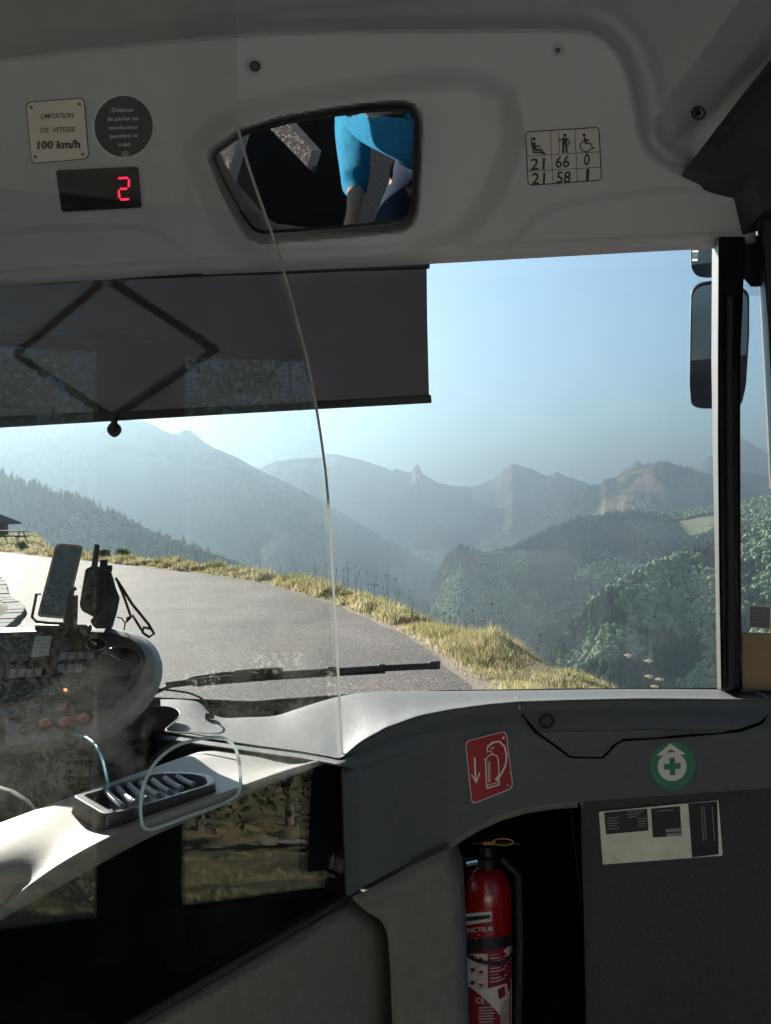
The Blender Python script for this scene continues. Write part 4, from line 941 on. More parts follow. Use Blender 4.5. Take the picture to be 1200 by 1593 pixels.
b = MB(); b.prism([PP.q(x, y, -.012) for x, y in [(533, 1190), (541, 1392), (430, 1460), (200, 1593), (-60, 1745), (-60, 1470), (0, 1420), (100, 1350), (200, 1296), (370, 1232), (500, 1185)]], -PP.n*.004)
b.build('cab_shade_panel', mat('gloss_cab_shade', (.006, .006, .007), .01, spec=1.0, coat=1.0), scr, smooth=False)  # black sheet stands for the unlit cab; its gloss boosts the mirrored meadow
ledge = thing('counter_ledge', 'pale sloping ledge along the foot of the glass screen', 'ledge', PP.q(250, 1290, -.1))
zf = lambda z: (lambda x, y, w=0: PZ(x, y, z))
bk = [(-60, 1302, 0), (0, 1280, 0), (60, 1258, 0), (130, 1232, 0), (230, 1197, 0), (300, 1173, 0), (345, 1162, 0), (410, 1167, 0), (470, 1174, 0), (508, 1181, 0)]
co = [(-60, 1452, 0), (0, 1412, 0), (50, 1372, 0), (100, 1338, 0), (165, 1303, 0), (230, 1276, 0), (300, 1251, 0), (370, 1226, 0), (440, 1202, 0), (508, 1182, 0)]
lo_ = [(-60, 1478, 0), (0, 1432, 0), (50, 1402, 0), (100, 1374, 0), (165, 1337, 0), (230, 1303, 0), (300, 1273, 0), (370, 1243, 0), (440, 1214, 0), (508, 1186, 0)]
pq = lambda h: (lambda x, y, w=0: PP.q(x, y, h))
vs, fs = loftR([([(x, y, 0) for x, y, _ in bk], lambda x, y, w: PZ(x, y, -.455)-Vector((0, 0, .05))), (bk, zf(-.455)), ([(a[0], a[1]*.55+c[1]*.45, 0) for a, c in zip(bk, co)], zf(-.453)), ([(x, y-4, 0) for x, y, _ in co], pq(-.022)), (co, pq(-.012)), ([(x, y+6, 0) for x, y, _ in co], pq(-.008)), (lo_, pq(-.008)), ([(x, y+2, 0) for x, y, _ in lo_], pq(-.03))], 90, 4)
b = MB(); b.add(vs, fs); b.build('ledge_top', M_ledge, ledge, auto=False)
# coin tray
tray = thing('coin_tray', 'dark ribbed coin tray on the pale ledge behind the opening', 'tray', PZ(225, 1240, -.454))
T3 = [(x, y) for x, y in rnd([(113, 1238), (162, 1267), (192, 1262), (230, 1251), (290, 1233), (337, 1218), (330, 1205), (300, 1200), (243, 1200), (180, 1219)], [6, 8, 10, 10, 10, 12, 10, 10, 14, 10], 5)]
ZT = -.427
outer = [PZ(x, y, ZT) for x, y in T3]; cen = sum(outer, Vector())/len(outer)
inner = [cen+(p-cen)*.86 for p in outer]; bot = [cen+(p-cen)*1.04-Vector((0, 0, .027)) for p in outer]; ib = [cen+(p-cen)*.80-Vector((0, 0, .016)) for p in outer]
n = len(outer); rings = bot+outer+inner+ib; fs = []
for k in range(3):
    for i in range(n): j = (i+1) % n; fs.append((k*n+i, k*n+j, (k+1)*n+j, (k+1)*n+i))
fs += [tuple(range(3*n, 4*n)), tuple(range(n))[::-1]]
b = MB(); b.add(rings, fs); b.build('tray_body', mat('charcoal_tray', (.05, .05, .055), .35, spec=.6), tray, bevel=.002)
M_rib = mat('pale_rib', (.42, .41, .39), .4)
for i in range(7):
    t = (i+.7)/7.6; a = Vector((0, 0, 0)); pb = PZ(*[(1-t)*u+t*v for u, v in zip((150, 1231), (292, 1203))], ZT-.004); pf = PZ(*[(1-t)*u+t*v for u, v in zip((178, 1258), (318, 1215))], ZT-.004)
    b = MB(); b.tube([pb.lerp(pf, k/8)+Vector((0, 0, -.002*math.sin(math.pi*k/8))) for k in range(9)], .0042, 8); b.build('rib', M_rib, tray)
# ================================================================ SUN BLIND
bl = thing('sun_blind', 'dark roller sun blind pulled down over the left windscreen', 'sun blind', PD(300, 640, 1.70))
def blindmat():
    m = mat('dark_blind_fabric', (.095, .074, .080), .9, noise=.12, scale=5, bump=.3, bscale=600); nt = m.node_tree; p = nt.nodes['Principled BSDF']
    t = nt.nodes.new('ShaderNodeBsdfTransparent'); t.inputs[0].default_value = (1, .93, .95, 1); ts = nt.nodes.new('ShaderNodeBsdfTranslucent'); ts.inputs[0].default_value = (.006, .005, .005, 1)
    a = nt.nodes.new('ShaderNodeMixShader'); a.inputs[0].default_value = .4; c = nt.nodes.new('ShaderNodeMixShader'); c.inputs[0].default_value = .012
    lnk(nt, p.outputs[0], a.inputs[1]); lnk(nt, ts.outputs[0], a.inputs[2]); lnk(nt, a.outputs[0], c.inputs[1]); lnk(nt, t.outputs[0], c.inputs[2]); lnk(nt, c.outputs[0], nt.nodes['Material Output'].inputs[0]); return m
PB = VP(1.70)
W, tri = patch([(-160, 440), (664, 408), (665, 500), (668, 622), (400, 640), (-160, 672)], lambda x, y: PB.q(x, y, .002*math.sin(x*.03+y*.01)), 20)
b = MB(); n = len(W); b.add(W, tri); b.build('fabric', blindmat(), bl, auto=False)
M_bar = mat('black_blind_bar', (.015, .016, .018), .45)
flat(PB, [(-160, 655), (400, 630), (671, 614), (672, 627), (400, 642), (-160, 675)], -.006, .006).build('bottom_bar', M_bar, bl, bevel=.003)
b = MB(); b.tube([PB.q(-160, 440, .0), PB.q(668, 410, .0)], .012, 12); b.build('roller', M_bar, bl)
flat(PB, [(660, 398), (669, 398), (669, 417), (660, 416)], -.012, .012).build('roller_bracket', M_bar, bl, bevel=.001)
PB2 = VP(1.712)
for (a, c) in (((158, 440), (22, 552)), ((172, 438), (337, 545)), ((337, 541), (182, 645)), ((22, 548), (172, 648))):
    b = MB(); ribbon(b, PB2, [a, c], 13, -.010, -.004); b.build('scissor_arm', M_bar, bl, smooth=False)
b = MB(); c = PB.q(178, 668, .012); ax = PB.n; 
b.lathe([(.003, -.019), (.010, -.015), (.0165, -.006), (.0175, .002), (.014, .010), (.008, .015), (.0075, .032), (.008, .036)], c, (0, 0, 1), 20); b.build('pull_knob', M_rub, bl)
# ================================================================ INTERIOR MIRROR
tgt = Vector(B(-1.02, .69, -.42)); mc = PH.q(596, 158, .11)
nm_ = ((Vector((0, 0, H))-mc).normalized()+(tgt-mc).normalized()).normalized()
PM = Plane(mc, mc+nm_.orthogonal(), mc+nm_.cross(nm_.orthogonal()))
im = thing('interior_mirror', 'trapezoid interior mirror set in the panel above the windscreen', 'mirror', mc)
mr = rnd(MIR, 4, 3)
flat(PM, [(500+(x-500)*1.012, 264+(y-264)*1.02) for x, y in mr], -.18, -.001).build('mirror_housing', M_blk, im, bevel=.003)
flat(PM, [(500+(x-500)*.985, 264+(y-264)*.965) for x, y in mr], -.0005, .0012).build('mirror_glass', mat('mirror_silver', (.72, .76, .76), .005, metal=1), im, smooth=False)
# ================================================================ SIGNS
M_cream = mat('cream_enamel', (.80, .75, .68), .45, noise=.06, scale=9)
M_ink = mat('black_ink', (.015, .015, .018), .5); M_navy = mat('navy_enamel', (.008, .014, .03), .35)
def sgn(name, label, cat, pl, x, y): return thing(name, label, cat, pl.q(x, y, 0))
t = sgn('notice_plate', 'square cream plate reading LIMITATION DE VITESSE 100 km/h', 'sign', PH, 90, 205)
o = rnd([(41, 160), (130, 153), (138, 246), (50, 254)], 9); flat(PH, [(89+(x-89)*1.03, 203+(y-203)*1.03) for x, y in o], .0002, .0022).build('plate_edge', M_ink, t, smooth=False)
flat(PH, o, .0022, .0034).build('plate', M_cream, t, smooth=False)
b = MB(); text(b, PH, 'LIMITATION', 64, 184.5, 50, 8, .0036, -.03, .05, .02); text(b, PH, 'DE  VITESSE', 63.5, 206.5, 54, 8, .0036, -.03, .05, .02); text(b, PH, '100 km/h', 58, 231.5, 67, 12, .0036, -.03, .05, .045); b.build('writing', M_ink, t, smooth=False)
for x, y in ((49, 167), (124, 162), (55, 244), (129, 240)): flat(PH, circ(x, y, 2.6, 2.6, 10), .0035, .0055).build('screw', mat('old_screw', (.12, .11, .10), .5), t)
t = sgn('notice_plate', 'round navy plate with small white writing Défense de parler au conducteur', 'sign', PH, 192, 197)
flat(PH, circ(192.5, 196.5, 47.5, 49.5, 48), .0002, .0022).build('plate_edge', M_cream, t, smooth=False)
flat(PH, circ(192.5, 196.5, 45.6, 47.6, 48), .0022, .0034).build('plate', M_navy, t, smooth=False)
b = MB()
for s, x, y, wd, hh in (('Défense', 174, 174.5, 33, 6.4), ('de parler au', 167, 188, 48, 6.2), ('conducteur', 169, 201.5, 46, 6.2), ('pendant le', 172, 214.5, 42, 6.2), ('trajet', 184, 227.5, 20, 6.2)): text(b, PH, s, x, y, wd, hh, .0036, -.03, .05, .012)
ribbon(b, PH, circ(195, 239, 5, 3.4, 14), 1, .0036, .0042, True); ribbon(b, PH, [(192.5, 238), (195, 241), (197.5, 238)], 1, .0036, .0042); b.build('writing', M_wht, t, smooth=False)
for x, y in ((190, 154), (158, 222), (230, 218)): flat(PH, circ(x, y, 2.6, 2.6, 10), .0035, .0055).build('screw', M_alu, t)
t = sgn('number_display', 'black display below the two plates showing a red digit 2', 'display', PH, 154, 295)
flat(PH, rnd([(87, 265), (215, 259), (221, 323), (96, 330)], 5), .0002, .006).build('display_case', M_gloss, t, bevel=.001)
b = MB(); sl_ = lambda x, y: (x+ (y-293)*.03, y)
for seg in ([(184.5, 277.5), (199, 276.5)], [(201, 278.5), (200.5, 291)], [(198, 293.5), (187, 294)], [(185, 296), (186, 308)], [(188, 310.5), (201, 309.5)]): ribbon(b, PH, seg, 3.0, .0062, .0068)
b.build('lit_digit', mat('red_led', (.8, .01, .02), .5, emit=(1, .01, .04), estr=.55), t, smooth=False)
t = sgn('capacity_plate', 'small grey plate with seat, standing and wheelchair symbols over numbers', 'sign', PH, 877, 243)
cp = rnd([(818, 205.5), (932, 198), (936, 280), (822, 288.5)], 6)
flat(PH, cp, .0002, .0016).build('plate', mat('grey_plate', (.60, .58, .57), .5), t, smooth=False)
b = MB(); ribbon(b, PH, cp, 1.7, .0018, .0024, True)
for sg in ([(856.5, 203), (860.5, 286)], [(894.5, 200.5), (898.5, 283.5)], [(819.5, 243), (934.5, 236)], [(820.5, 266.5), (935.5, 260)]): ribbon(b, PH, sg, .9, .0018, .0024)
for s, x, y, wd in (('21', 825, 264.5, 22.5), ('66', 864, 261, 22), ('0', 908, 257, 9.5), ('21', 827, 287, 21), ('58', 865.5, 285, 22.5), ('1', 911.5, 280.5, 5)): text(b, PH, s, x, y, wd, 18.5, .0018, -.05, .05, .02)
# seated figure
b.add(*flat(PH, circ(831, 216, 2.8, 2.8, 10), .0018, .0024).__dict__.values())
for sg, wd in (([(826, 214), (828, 226), (830, 236)], 2), ([(830.5, 221), (833, 233)], 5), ([(832, 227), (841, 227.5)], 2.5), ([(832, 233), (842, 233), (845, 238), (849, 240)], 3.5), ([(829, 237), (841, 237), (843, 239)], 3)): ribbon(b, PH, sg, wd, .0018, .0024)
b.add(*flat(PH, circ(879, 210.5, 2.8, 2.8, 10), .0018, .0024).__dict__.values())
for sg, wd in (([(879, 214), (878.5, 226)], 8), ([(877, 226), (876, 238)], 3.6), ([(881.5, 226), (881.5, 238)], 3.6), ([(875, 215.5), (870, 220), (869.5, 216)], 2), ([(883, 215.5), (886.5, 221), (884, 226)], 2), ([(869.5, 206), (871, 240)], 1)): ribbon(b, PH, sg, wd, .0018, .0024)
b.add(*flat(PH, circ(909, 210, 2.6, 2.6, 10), .0018, .0024).__dict__.values())
ribbon(b, PH, circ(911.5, 227.5, 8.6, 8.6, 20, 20, 300), 1.8, .0018, .0024)
for sg, wd in (([(909.5, 213), (911, 223)], 3), ([(911, 223), (919, 223), (922.5, 231), (926, 230)], 2.4), ([(910.5, 217.5), (917, 217.5)], 1.8)): ribbon(b, PH, sg, wd, .0018, .0024)
b.build('symbols_and_numbers', M_ink, t, smooth=False)
# extinguisher sign
PR = Plane(DQ(728, 1195, .002), DQ(795, 1195, .004), DQ(728, 1245, .002))
t = sgn('extinguisher_sign', 'red plate with white arrow and extinguisher drawing above the niche', 'sign', PR, 760, 1195)
o = rnd([(723.5, 1153), (788, 1136.5), (799, 1226), (734, 1252)], 9)
M_redp = mat('red_enamel', (.38, .008, .02), .3, spec=.6, noise=.1, scale=8)
flat(PR, o, -.006, .0022).build('plate_edge', M_cream, t, smooth=False)
flat(PR, [(761+(x-761)*.965, 1194+(y-1194)*.975) for x, y in o], .0022, .0030).build('plate', M_redp, t, smooth=False)
b = MB(); k = (.0032, .0038)
ribbon(b, PR, [(738.5, 1178), (740.5, 1216)], 2.6, *k); ribbon(b, PR, [(734, 1205), (741, 1218), (746.5, 1202)], 2.4, *k)
ribbon(b, PR, [(757.5, 1226), (755.5, 1182), (760, 1176), (767, 1173), (773, 1176), (775.5, 1182), (777, 1220)], 1.8, *k)
ribbon(b, PR, [(757.5, 1226.5), (777.5, 1220.5)], 2, *k); ribbon(b, PR, [(758, 1222), (777, 1216)], 1.2, *k); ribbon(b, PR, [(760.5, 1218), (759.5, 1185)], 1.2, *k); ribbon(b, PR, [(763, 1217), (762, 1184)], 1, *k)
ribbon(b, PR, [(765.5, 1173), (764, 1168), (758, 1170), (758.5, 1163), (763, 1159.5)], 1.8, *k); ribbon(b, PR, [(764, 1164.5), (769, 1163)], 1.8, *k); ribbon(b, PR, [(753.5, 1180.5), (757, 1183)], 2, *k)
ribbon(b, PR, [(758.5, 1162), (767, 1155), (777, 1153.5), (785, 1161), (788.5, 1174), (787, 1190), (781, 1202), (775, 1212)], 3.0, *k); ribbon(b, PR, [(778, 1206), (772, 1214)], 5, *k)
b.build('symbol', M_cream, t, smooth=False)
for x, y in ((731, 1163), (783.5, 1148), (790, 1222), (736, 1240)): flat(PR, circ(x, y, 2.3, 2.3, 10), .003, .0045).build('rivet', M_chr, t)
# green sign
PGn = Plane(DQ(1047, 1195, .0), DQ(1080, 1195, .0), DQ(1047, 1215, .0))
t = sgn('first_aid_sticker', 'round green sticker with white cross and roof symbol on the dark dash', 'sticker', PGn, 1047, 1192)
flat(PGn, circ(1047, 1190.5, 35.5, 37, 48), -.004, .0015).build('disc', mat('green_vinyl', (.012, .20, .11), .4, noise=.1, scale=8), t, smooth=False)
b = MB(); b.add(*flat(PGn, circ(1046, 1192.5, 22.3, 22.5, 36), .0016, .0020).__dict__.values())
b.add(*flat(PGn, [(1043, 1156.5), (1067.5, 1173.5), (1021.5, 1175.5)], .0016, .00195).__dict__.values()); b.build('symbol', M_cream, t, smooth=False)
b = MB(); b.add(*flat(PGn, [(1042, 1179), (1050, 1178.5), (1050.3, 1187.5), (1059, 1187), (1059.3, 1196), (1050.6, 1196.5), (1051, 1205.5), (1042.5, 1206), (1042, 1197), (1033.5, 1197.5), (1033, 1188.5), (1041.8, 1188)], .0022, .0026).__dict__.values())
b.add(*flat(PGn, [(1044, 1165.5), (1051.5, 1170), (1036.5, 1171)], .0022, .0026).__dict__.values()); b.build('cross', bpy.data.materials['green_vinyl'], t, smooth=False)
# data label
PDl = Plane(PD(1030, 1295, 1.482), PD(1100, 1295, 1.4855), PD(1030, 1330, 1.482)); dlo = float(Df(np.array([1030.]), np.array([1220.]))[0])+.02
dl2 = float(Df(np.array([1120.]), np.array([1220.]))[0])+.02; dl1 = float(Df(np.array([935.]), np.array([1220.]))[0])+.02; PDl = Plane(PD(935, 1295, dl1-.003), PD(1120, 1295, dl2-.003), PD(935, 1330, dl1-.003))
t = sgn('data_label', 'cream label with black printed boxes on the dark lower dash panel', 'label', PDl, 1030, 1295)
M_lab = mat('aged_label_paper', (.85, .83, .66), .6, noise=.12, scale=14)
flat(PDl, rnd([(932, 1263), (1118, 1245), (1124.5, 1331), (938, 1345)], 2), .0005, .0020).build('paper', M_lab, t, smooth=False)
b = MB()
for q in ([(940, 1264), (1007, 1258), (1009, 1292), (943, 1298)], [(1013, 1258), (1058, 1254), (1061, 1300), (1016, 1303)], [(1071, 1250), (1116, 1246.5), (1118.5, 1329), (1077, 1334)]): b.add(*flat(PDl, q, .0021, .0026).__dict__.values())
b.build('printed_box', M_ink, t, smooth=False)
b = MB()
for i in range(5): ribbon(b, PDl, [(945, 1273+i*4.2), (964-(i % 2)*4, 1271.5+i*4.2)], 1.1, .0027, .003)
for i in range(3): ribbon(b, PDl, [(976, 1263.5+i*4), (1002-i*5, 1261.5+i*4)], 1.1, .0027, .003)
for i in range(4): ribbon(b, PDl, [(993, 1274+i*4), (1005, 1273+i*4)], 1.1, .0027, .003)
ribbon(b, PDl, [(1023, 1262), (1048, 1260)], 1.2, .0027, .003)
for q in ([(1036, 1290), (1060, 1288), (1060.5, 1293), (1036, 1295)], [(1037, 1297), (1060, 1295), (1061, 1299.5), (1037, 1301.5)]): b.add(*flat(PDl, q, .0027, .003).__dict__.values())
for x in (1091, 1095, 1108): ribbon(b, PDl, [(x, 1254), (x+4, 1308)], 1.3, .0027, .003)
b.build('fine_print', mat('grey_print', (.30, .29, .24), .6), t, smooth=False)
PQ = VP(1.695); t = sgn('window_sticker', 'small mauve sticker with a white border on the right window', 'sticker', PQ, 1181, 960)
flat(PQ, [(1165, 941), (1200, 943), (1200, 979), (1165, 976)], .0, .0012).build('border', M_wht, t, smooth=False)
flat(PQ, [(1167, 943), (1198, 945), (1198, 977), (1167, 974)], .0013, .002).build('print', mat('mauve_print', (.20, .17, .22), .6), t, smooth=False)
b = MB()
for i, wq in enumerate((22, 24, 14, 20)): ribbon(b, PQ, [(1170, 950+i*6), (1170+wq, 951+i*6)], 1.4, .0021, .0025)
b.build('fine_print', bpy.data.materials['grey_print'], t, smooth=False)
# ================================================================ FIRE EXTINGUISHER
exc = PD(759, 1480, 1.60); CR_ = 38/F*exc.y*1.0
ext = thing('fire_extinguisher', 'red fire extinguisher with printed label standing in the dark niche', 'fire extinguisher', (exc.x, exc.y, H-1.42))
M_red = mat('red_gloss_paint', (.30, .006, .012), .22, spec=.6, coat=.4)
cc = (exc.x, exc.y, H); zt = -(1372-796.5)/F*exc.y
b = MB(); b.lathe([(CR_*.93, -1.42), (CR_, -1.40), (CR_, zt-.03), (CR_*.97, zt-.012), (CR_*.85, zt+.010), (CR_*.62, zt+.026), (CR_*.36, zt+.034), (CR_*.34, zt+.045)], cc, n=48); b.build('cylinder', M_red, ext)
b = MB(); b.lathe([(CR_*.42, zt+.034), (CR_*.42, zt+.055), (CR_*.30, zt+.06), (CR_*.30, zt+.085)], cc, n=20); b.build('valve', M_blk, ext)
top = Vector(cc)+Vector((0, 0, zt+.08))
b = MB(); b.boxw(top+Vector((.018, -.01, .004)), (.048, -.012, .002), (.004, .012, 0), (0, 0, .0035)); b.boxw(top+Vector((.02, -.01, .028)), (.050, -.012, .009), (.004, .012, 0), (0, 0, .003)); b.build('handle', M_void, ext, bevel=.002)  # matt black keeps the handle dark as if in the niche's shadow
b = MB(); b.tube([top+Vector((.022*math.cos(R(a))+.028, -.028, .018+.007*math.sin(R(a)))) for a in range(0, 360, 20)], .0013, 6, closed=True)
b.tube([top+Vector((-.012, -.02, .012)), top+Vector((.012, -.028, .016))], .004, 6); b.build('safety_ring', mat('yellow_brass', (.65, .36, .10), .35, metal=.4), ext)
b = MB(); b.tube([top+Vector((-.028, -.03, -.02)), top+Vector((-.052, -.035, -.022))], .009, 12); b.build('pressure_gauge', M_chr, ext)
CY = Cyl(cc, CR_); CYl = CR_
M_lw = mat('white_label', (.60, .58, .54), .5, noise=.05, scale=30); M_lr = mat('dark_red_print', (.22, .008, .02), .4)
def onc(name, pts, h, m, th=.0006): return flat(CY, dense(pts, 4), h, h+th).build(name, m, ext, smooth=True)
XL, XR = 722, 796.3
# white field, wrapped in narrow strips so that it follows the curve
def wrap(name, x0, x1, ytop, ybot, m, h, n=16):
    b = MB(); xs_ = np.linspace(x0, x1, n+1); V = []
    for x in xs_:
        for y in np.linspace(ytop(x), ybot(x), 3): V.append(CY.q(x, y, h))
    b.add(V, [(i*3+j, i*3+j+1, (i+1)*3+j+1, (i+1)*3+j) for i in range(n) for j in range(2)]); return b.build(name, m, ext)
wrap('label', XL+.6, XR, lambda x: 1484-(x-XL)*.0+max(0, (770-x))*.0-max(0, x-778)*.9, lambda x: 1640, M_lw, .0004)
wrap('label_band', XL, XR, lambda x: 1464-(x-722)*.12, lambda x: 1484-(x-722)*.16, M_ink, .0008)
wrap('label_print', 759, XR, lambda x: 1480-(x-759)*.10+max(0, x-782)*1.2, lambda x: 1538-(x-759)*.28-max(0, x-790)*1, M_lr, .0008)
wrap('label_print', XL+.6, 779, lambda x: 1530+(x-722)*.55+ (x-722)**2*.006, lambda x: 1640, M_lr, .0008)
wrap('label_print', 722, 765.5, lambda x: 1422-(x-722)*.10, lambda x: 1440-(x-722)*.16, M_lw, .0008)
wrap('label_print', 723, 763, lambda x: 1427-(x-722)*.10, lambda x: 1434-(x-722)*.12, M_ink, .0012)
b = MB(); text(b, CY, 'EXTINCTEUR', 708, 1452, 60, 7.5, .0012, -.06, 0, .02, .0004)
for i in range(2): ribbon(b, CY, [(724, 1456+i*5), (746-i*3, 1454.5+i*5)], 1.4, .0012, .0016)
for i in range(9): ribbon(b, CY, [(763, 1486+i*5.2), (775, 1484.7+i*5.2), (792-(i % 3)*3, 1481.5+i*5)], 1.5 if i % 3 else .7, .0014, .0018)
text(b, CY, 'CE', 740, 1560, 14, 9, .0014, .1, 0, .01, .0004)
for i in range(8): ribbon(b, CY, [(745, 1568+i*4.4), (756, 1567.5+i*4.4), (770-(i % 2)*3, 1567+i*4.4)], 1.3, .0014, .0018)
b.build('label_writing', M_lw, ext, smooth=False)
b = MB()
for y in (1489, 1509, 1529): b.add(*flat(CY, circ(735.5, y, 3.6, 3.6, 12), .0012, .0016).__dict__.values()); ribbon(b, CY, [(741, y-5), (756, y-7), (757.5, y+7), (742.5, y+9), (741, y-5)], .9, .0012, .0016); b.add(*flat(CY, [(745, y+2), (752, y+1), (752.5, y+5), (746, y+6)], .0012, .0016).__dict__.values())
for q in ([(774, 1540), (785, 1534), (787, 1549), (777, 1555)], [(789, 1530), (794, 1526), (795, 1538), (791, 1543)]): b.add(*flat(CY, q, .0012, .0016).__dict__.values())
for i in range(8): ribbon(b, CY, [(779, 1562+i*4.5), (787, 1558+i*4.5), (794, 1553+i*4.5)], 1.1, .0012, .0016)
b.build('label_pictograms', M_lr, ext, smooth=False)
b = MB(); b.tube([exc+Vector((CR_*1.02*math.cos(R(a)), CR_*1.02*math.sin(R(a)), -(1474-1480)/F*1.5)) for a in range(0, 360, 15)], .004, 6, closed=True); b.build('retaining_strap', M_rub, ext)
b = MB(); b.tube([Vector((exc.x+.03, exc.y+.0, H+zt+.05)), Vector((exc.x+CR_*1.2, exc.y-.01, H+zt+.02)), Vector((exc.x+CR_*1.28, exc.y-.01, H+zt-.12)), Vector((exc.x+CR_*1.2, exc.y-.01, H+zt-.3))], .008, 8); b.build('hose', M_rub, ext)
# ================================================================ DRIVER CONSOLE
PC = Plane(PD(0, 985, 1.42), PD(240, 985, 1.42), PD(120, 1140, 1.20))
con = thing('driver_console', 'rounded grey console with dark instruments, buttons and three red switches', 'console', PC.q(120, 1060, -.15))
F0 = rnd([(-60, 980), (0, 977), (110, 974), (175, 977), (212, 988), (234, 1004), (243, 1026), (241, 1052), (228, 1080), (203, 1108), (172, 1132), (140, 1148), (70, 1154), (14, 1160), (8, 1150), (13, 1134), (5, 1119), (-60, 1112)], 12, 4)
def sc(poly, k, dx=0, dy=0, c=(100, 1065)): return [(c[0]+(x-c[0])*k+dx, c[1]+(y-c[1])*k+dy) for x, y in poly]
M_con = mat('grey_console_plastic', (.29, .28, .27), .48, noise=.12, scale=6, bump=.35, bscale=300)
rings = [[PC.q(x, y, h) for x, y in sc(F0, k, dx, dy)] for k, dx, dy, h in ((.965, -1, -1, .000), (1.0, 0, 0, -.004), (1.045, 3, 4, -.022), (1.05, 4, 9, -.040), (1.0, 2, 14, -.075), (.86, -8, 8, -.13))]
n = len(F0); b = MB(); V = [p for r_ in rings for p in r_]
b.add(V, [(k*n+i, k*n+(i+1) % n, (k+1)*n+(i+1) % n, (k+1)*n+i) for k in range(len(rings)-1) for i in range(n)]+[tuple(range(n))[::-1], tuple(range((len(rings)-1)*n, len(rings)*n))])
b.build('console_body', M_con, con)
INS = rnd([(-60, 986), (0, 984), (110, 981), (170, 984), (204, 993), (222, 1008), (228, 1028), (222, 1048), (206, 1072), (192, 1084), (180, 1090), (10, 1098), (-60, 1096)], 12, 4)
M_insd = mat('dark_instrument_face', (.05, .048, .046), .3, noise=.3, scale=12)
flat(PC, INS, .0003, .002).build('instrument_panel', M_insd, con, smooth=False)
M_btn = mat('grey_button', (.28, .28, .28), .4); M_btn2 = mat('dark_button', (.05, .05, .052), .35)
def buttons(x0, y0, x1, y1, n, hgt, m, gap=.12, label=None):
    for i in range(n):
        a = i/n; c = (i+1-gap)/n; P4 = [(x0+(x1-x0)*a, y0+(y1-y0)*a), (x0+(x1-x0)*c, y0+(y1-y0)*c)]
        flat(PC, [P4[0], P4[1], (P4[1][0]-2, P4[1][1]+hgt), (P4[0][0]-2, P4[0][1]+hgt)], .002, .006).build('button', m, con, bevel=.001)
flat(PC, rnd([(14, 1040), (70, 1036), (68, 1054), (12, 1059)], 3), .002, .003).build('button_frame', M_blk, con, smooth=False)
buttons(16, 1042, 68, 1039, 4, 13, M_btn); buttons(94, 1015, 150, 1013, 4, 12, M_btn); buttons(91, 1034, 130, 1032, 3, 13, M_btn); buttons(20, 1020, 78, 1017, 4, 10, M_btn2)
flat(PC, rnd([(52, 1072), (138, 1065), (132, 1083), (50, 1088)], 4), .002, .004).build('button_frame', M_blk, con, smooth=False)
buttons(54, 1074, 134, 1068, 7, 10, M_btn2)
flat(PC, rnd([(16, 1106), (186, 1084), (174, 1103), (11, 1121)], 4), .0005, .004).build('button_frame', M_blk, con, smooth=False)
buttons(18, 1108, 182, 1087, 10, 9, M_btn2)
flat(PC, [(82, 1106), (104, 1093), (103, 1104)], .0065, .009).build('warning_switch', mat('dull_pink', (.45, .22, .22), .5), con, smooth=False)
flat(PC, circ(102, 1073, 3.0, 2.2, 12), .0065, .008).build('indicator_lamp', mat('orange_lamp', (.8, .2, .06), .4, emit=(1, .25, .08), estr=.5), con)
M_rb = mat('red_switch_cap', (.62, .09, .09), .35)
for i, (x, y) in enumerate(((43, 1131), (70, 1127), (100, 1123.5), (130, 1119))):
    b = MB(); ribbon(b, PC, [(x+13*math.cos(R(a))*1.0, y+8.2*math.sin(R(a))-.25*13*math.cos(R(a))) for a in range(0, 360, 18)], 2.2, .0, .006, True); b.build('switch_ring', M_blk, con)
    if i:
        bb = MB(); rr_ = [[PC.q(x+k*math.cos(R(a))-.0, y-q+k*.62*math.sin(R(a))-.22*k*math.cos(R(a)), h) for a in range(0, 360, 18)] for k, q, h in ((10.5, 0, .001), (10.5, 2.5, .012), (9, 3.5, .016), (4, 3.5, .0175))]
        m_ = 20; bb.add([p for r_ in rr_ for p in r_], [(k*m_+j, k*m_+(j+1) % m_, (k+1)*m_+(j+1) % m_, (k+1)*m_+j) for k in range(3) for j in range(m_)]+[tuple(range(60, 80))]); bb.build('red_switch', M_rb, con)
for (x, y, rx, ry) in ((188, 1028, 33, 22), (150, 1002, 16, 10)):
    g = flat(PC, circ(x, y, rx, ry, 36), .002, .005).build('dial', M_gloss, con, smooth=False); b = MB(); ribbon(b, PC, circ(x, y, rx, ry, 36), 1.8, .002, .007, True); b.build('dial_ring', mat('dial_bezel', (.28, .27, .26), .3, metal=.6), g)
    b = MB(); ribbon(b, PC, [(x, y), (x-rx*.5, y-ry*.45)], 1.2, .0055, .006); b.build('needle', M_cream, g, smooth=False)
t = thing('paper_note', 'small white paper note on the dark console under the phone', 'note', PC.q(65, 1005, .003)); flat(PC, [(55, 990), (81, 989), (76, 1020), (48, 1023)], .0065, .0072).build('paper', mat('white_paper', (.55, .55, .56), .8), t, smooth=False)
b = MB()
for i in range(4): ribbon(b, PC, [(56-i*1.2, 996+i*6), (75-i*1.2, 995+i*6)], 1, .0073, .0076)
b.build('writing', bpy.data.materials['grey_print'], t, smooth=False)
# stem under the console
b = MB(); b.prism([PD(x, y, 1.52) for x, y in ((-40, 1120), (190, 1090), (235, 1300), (-40, 1420))], B(0, .12, -H)); b.build('console_column', M_blk, con, bevel=.01)
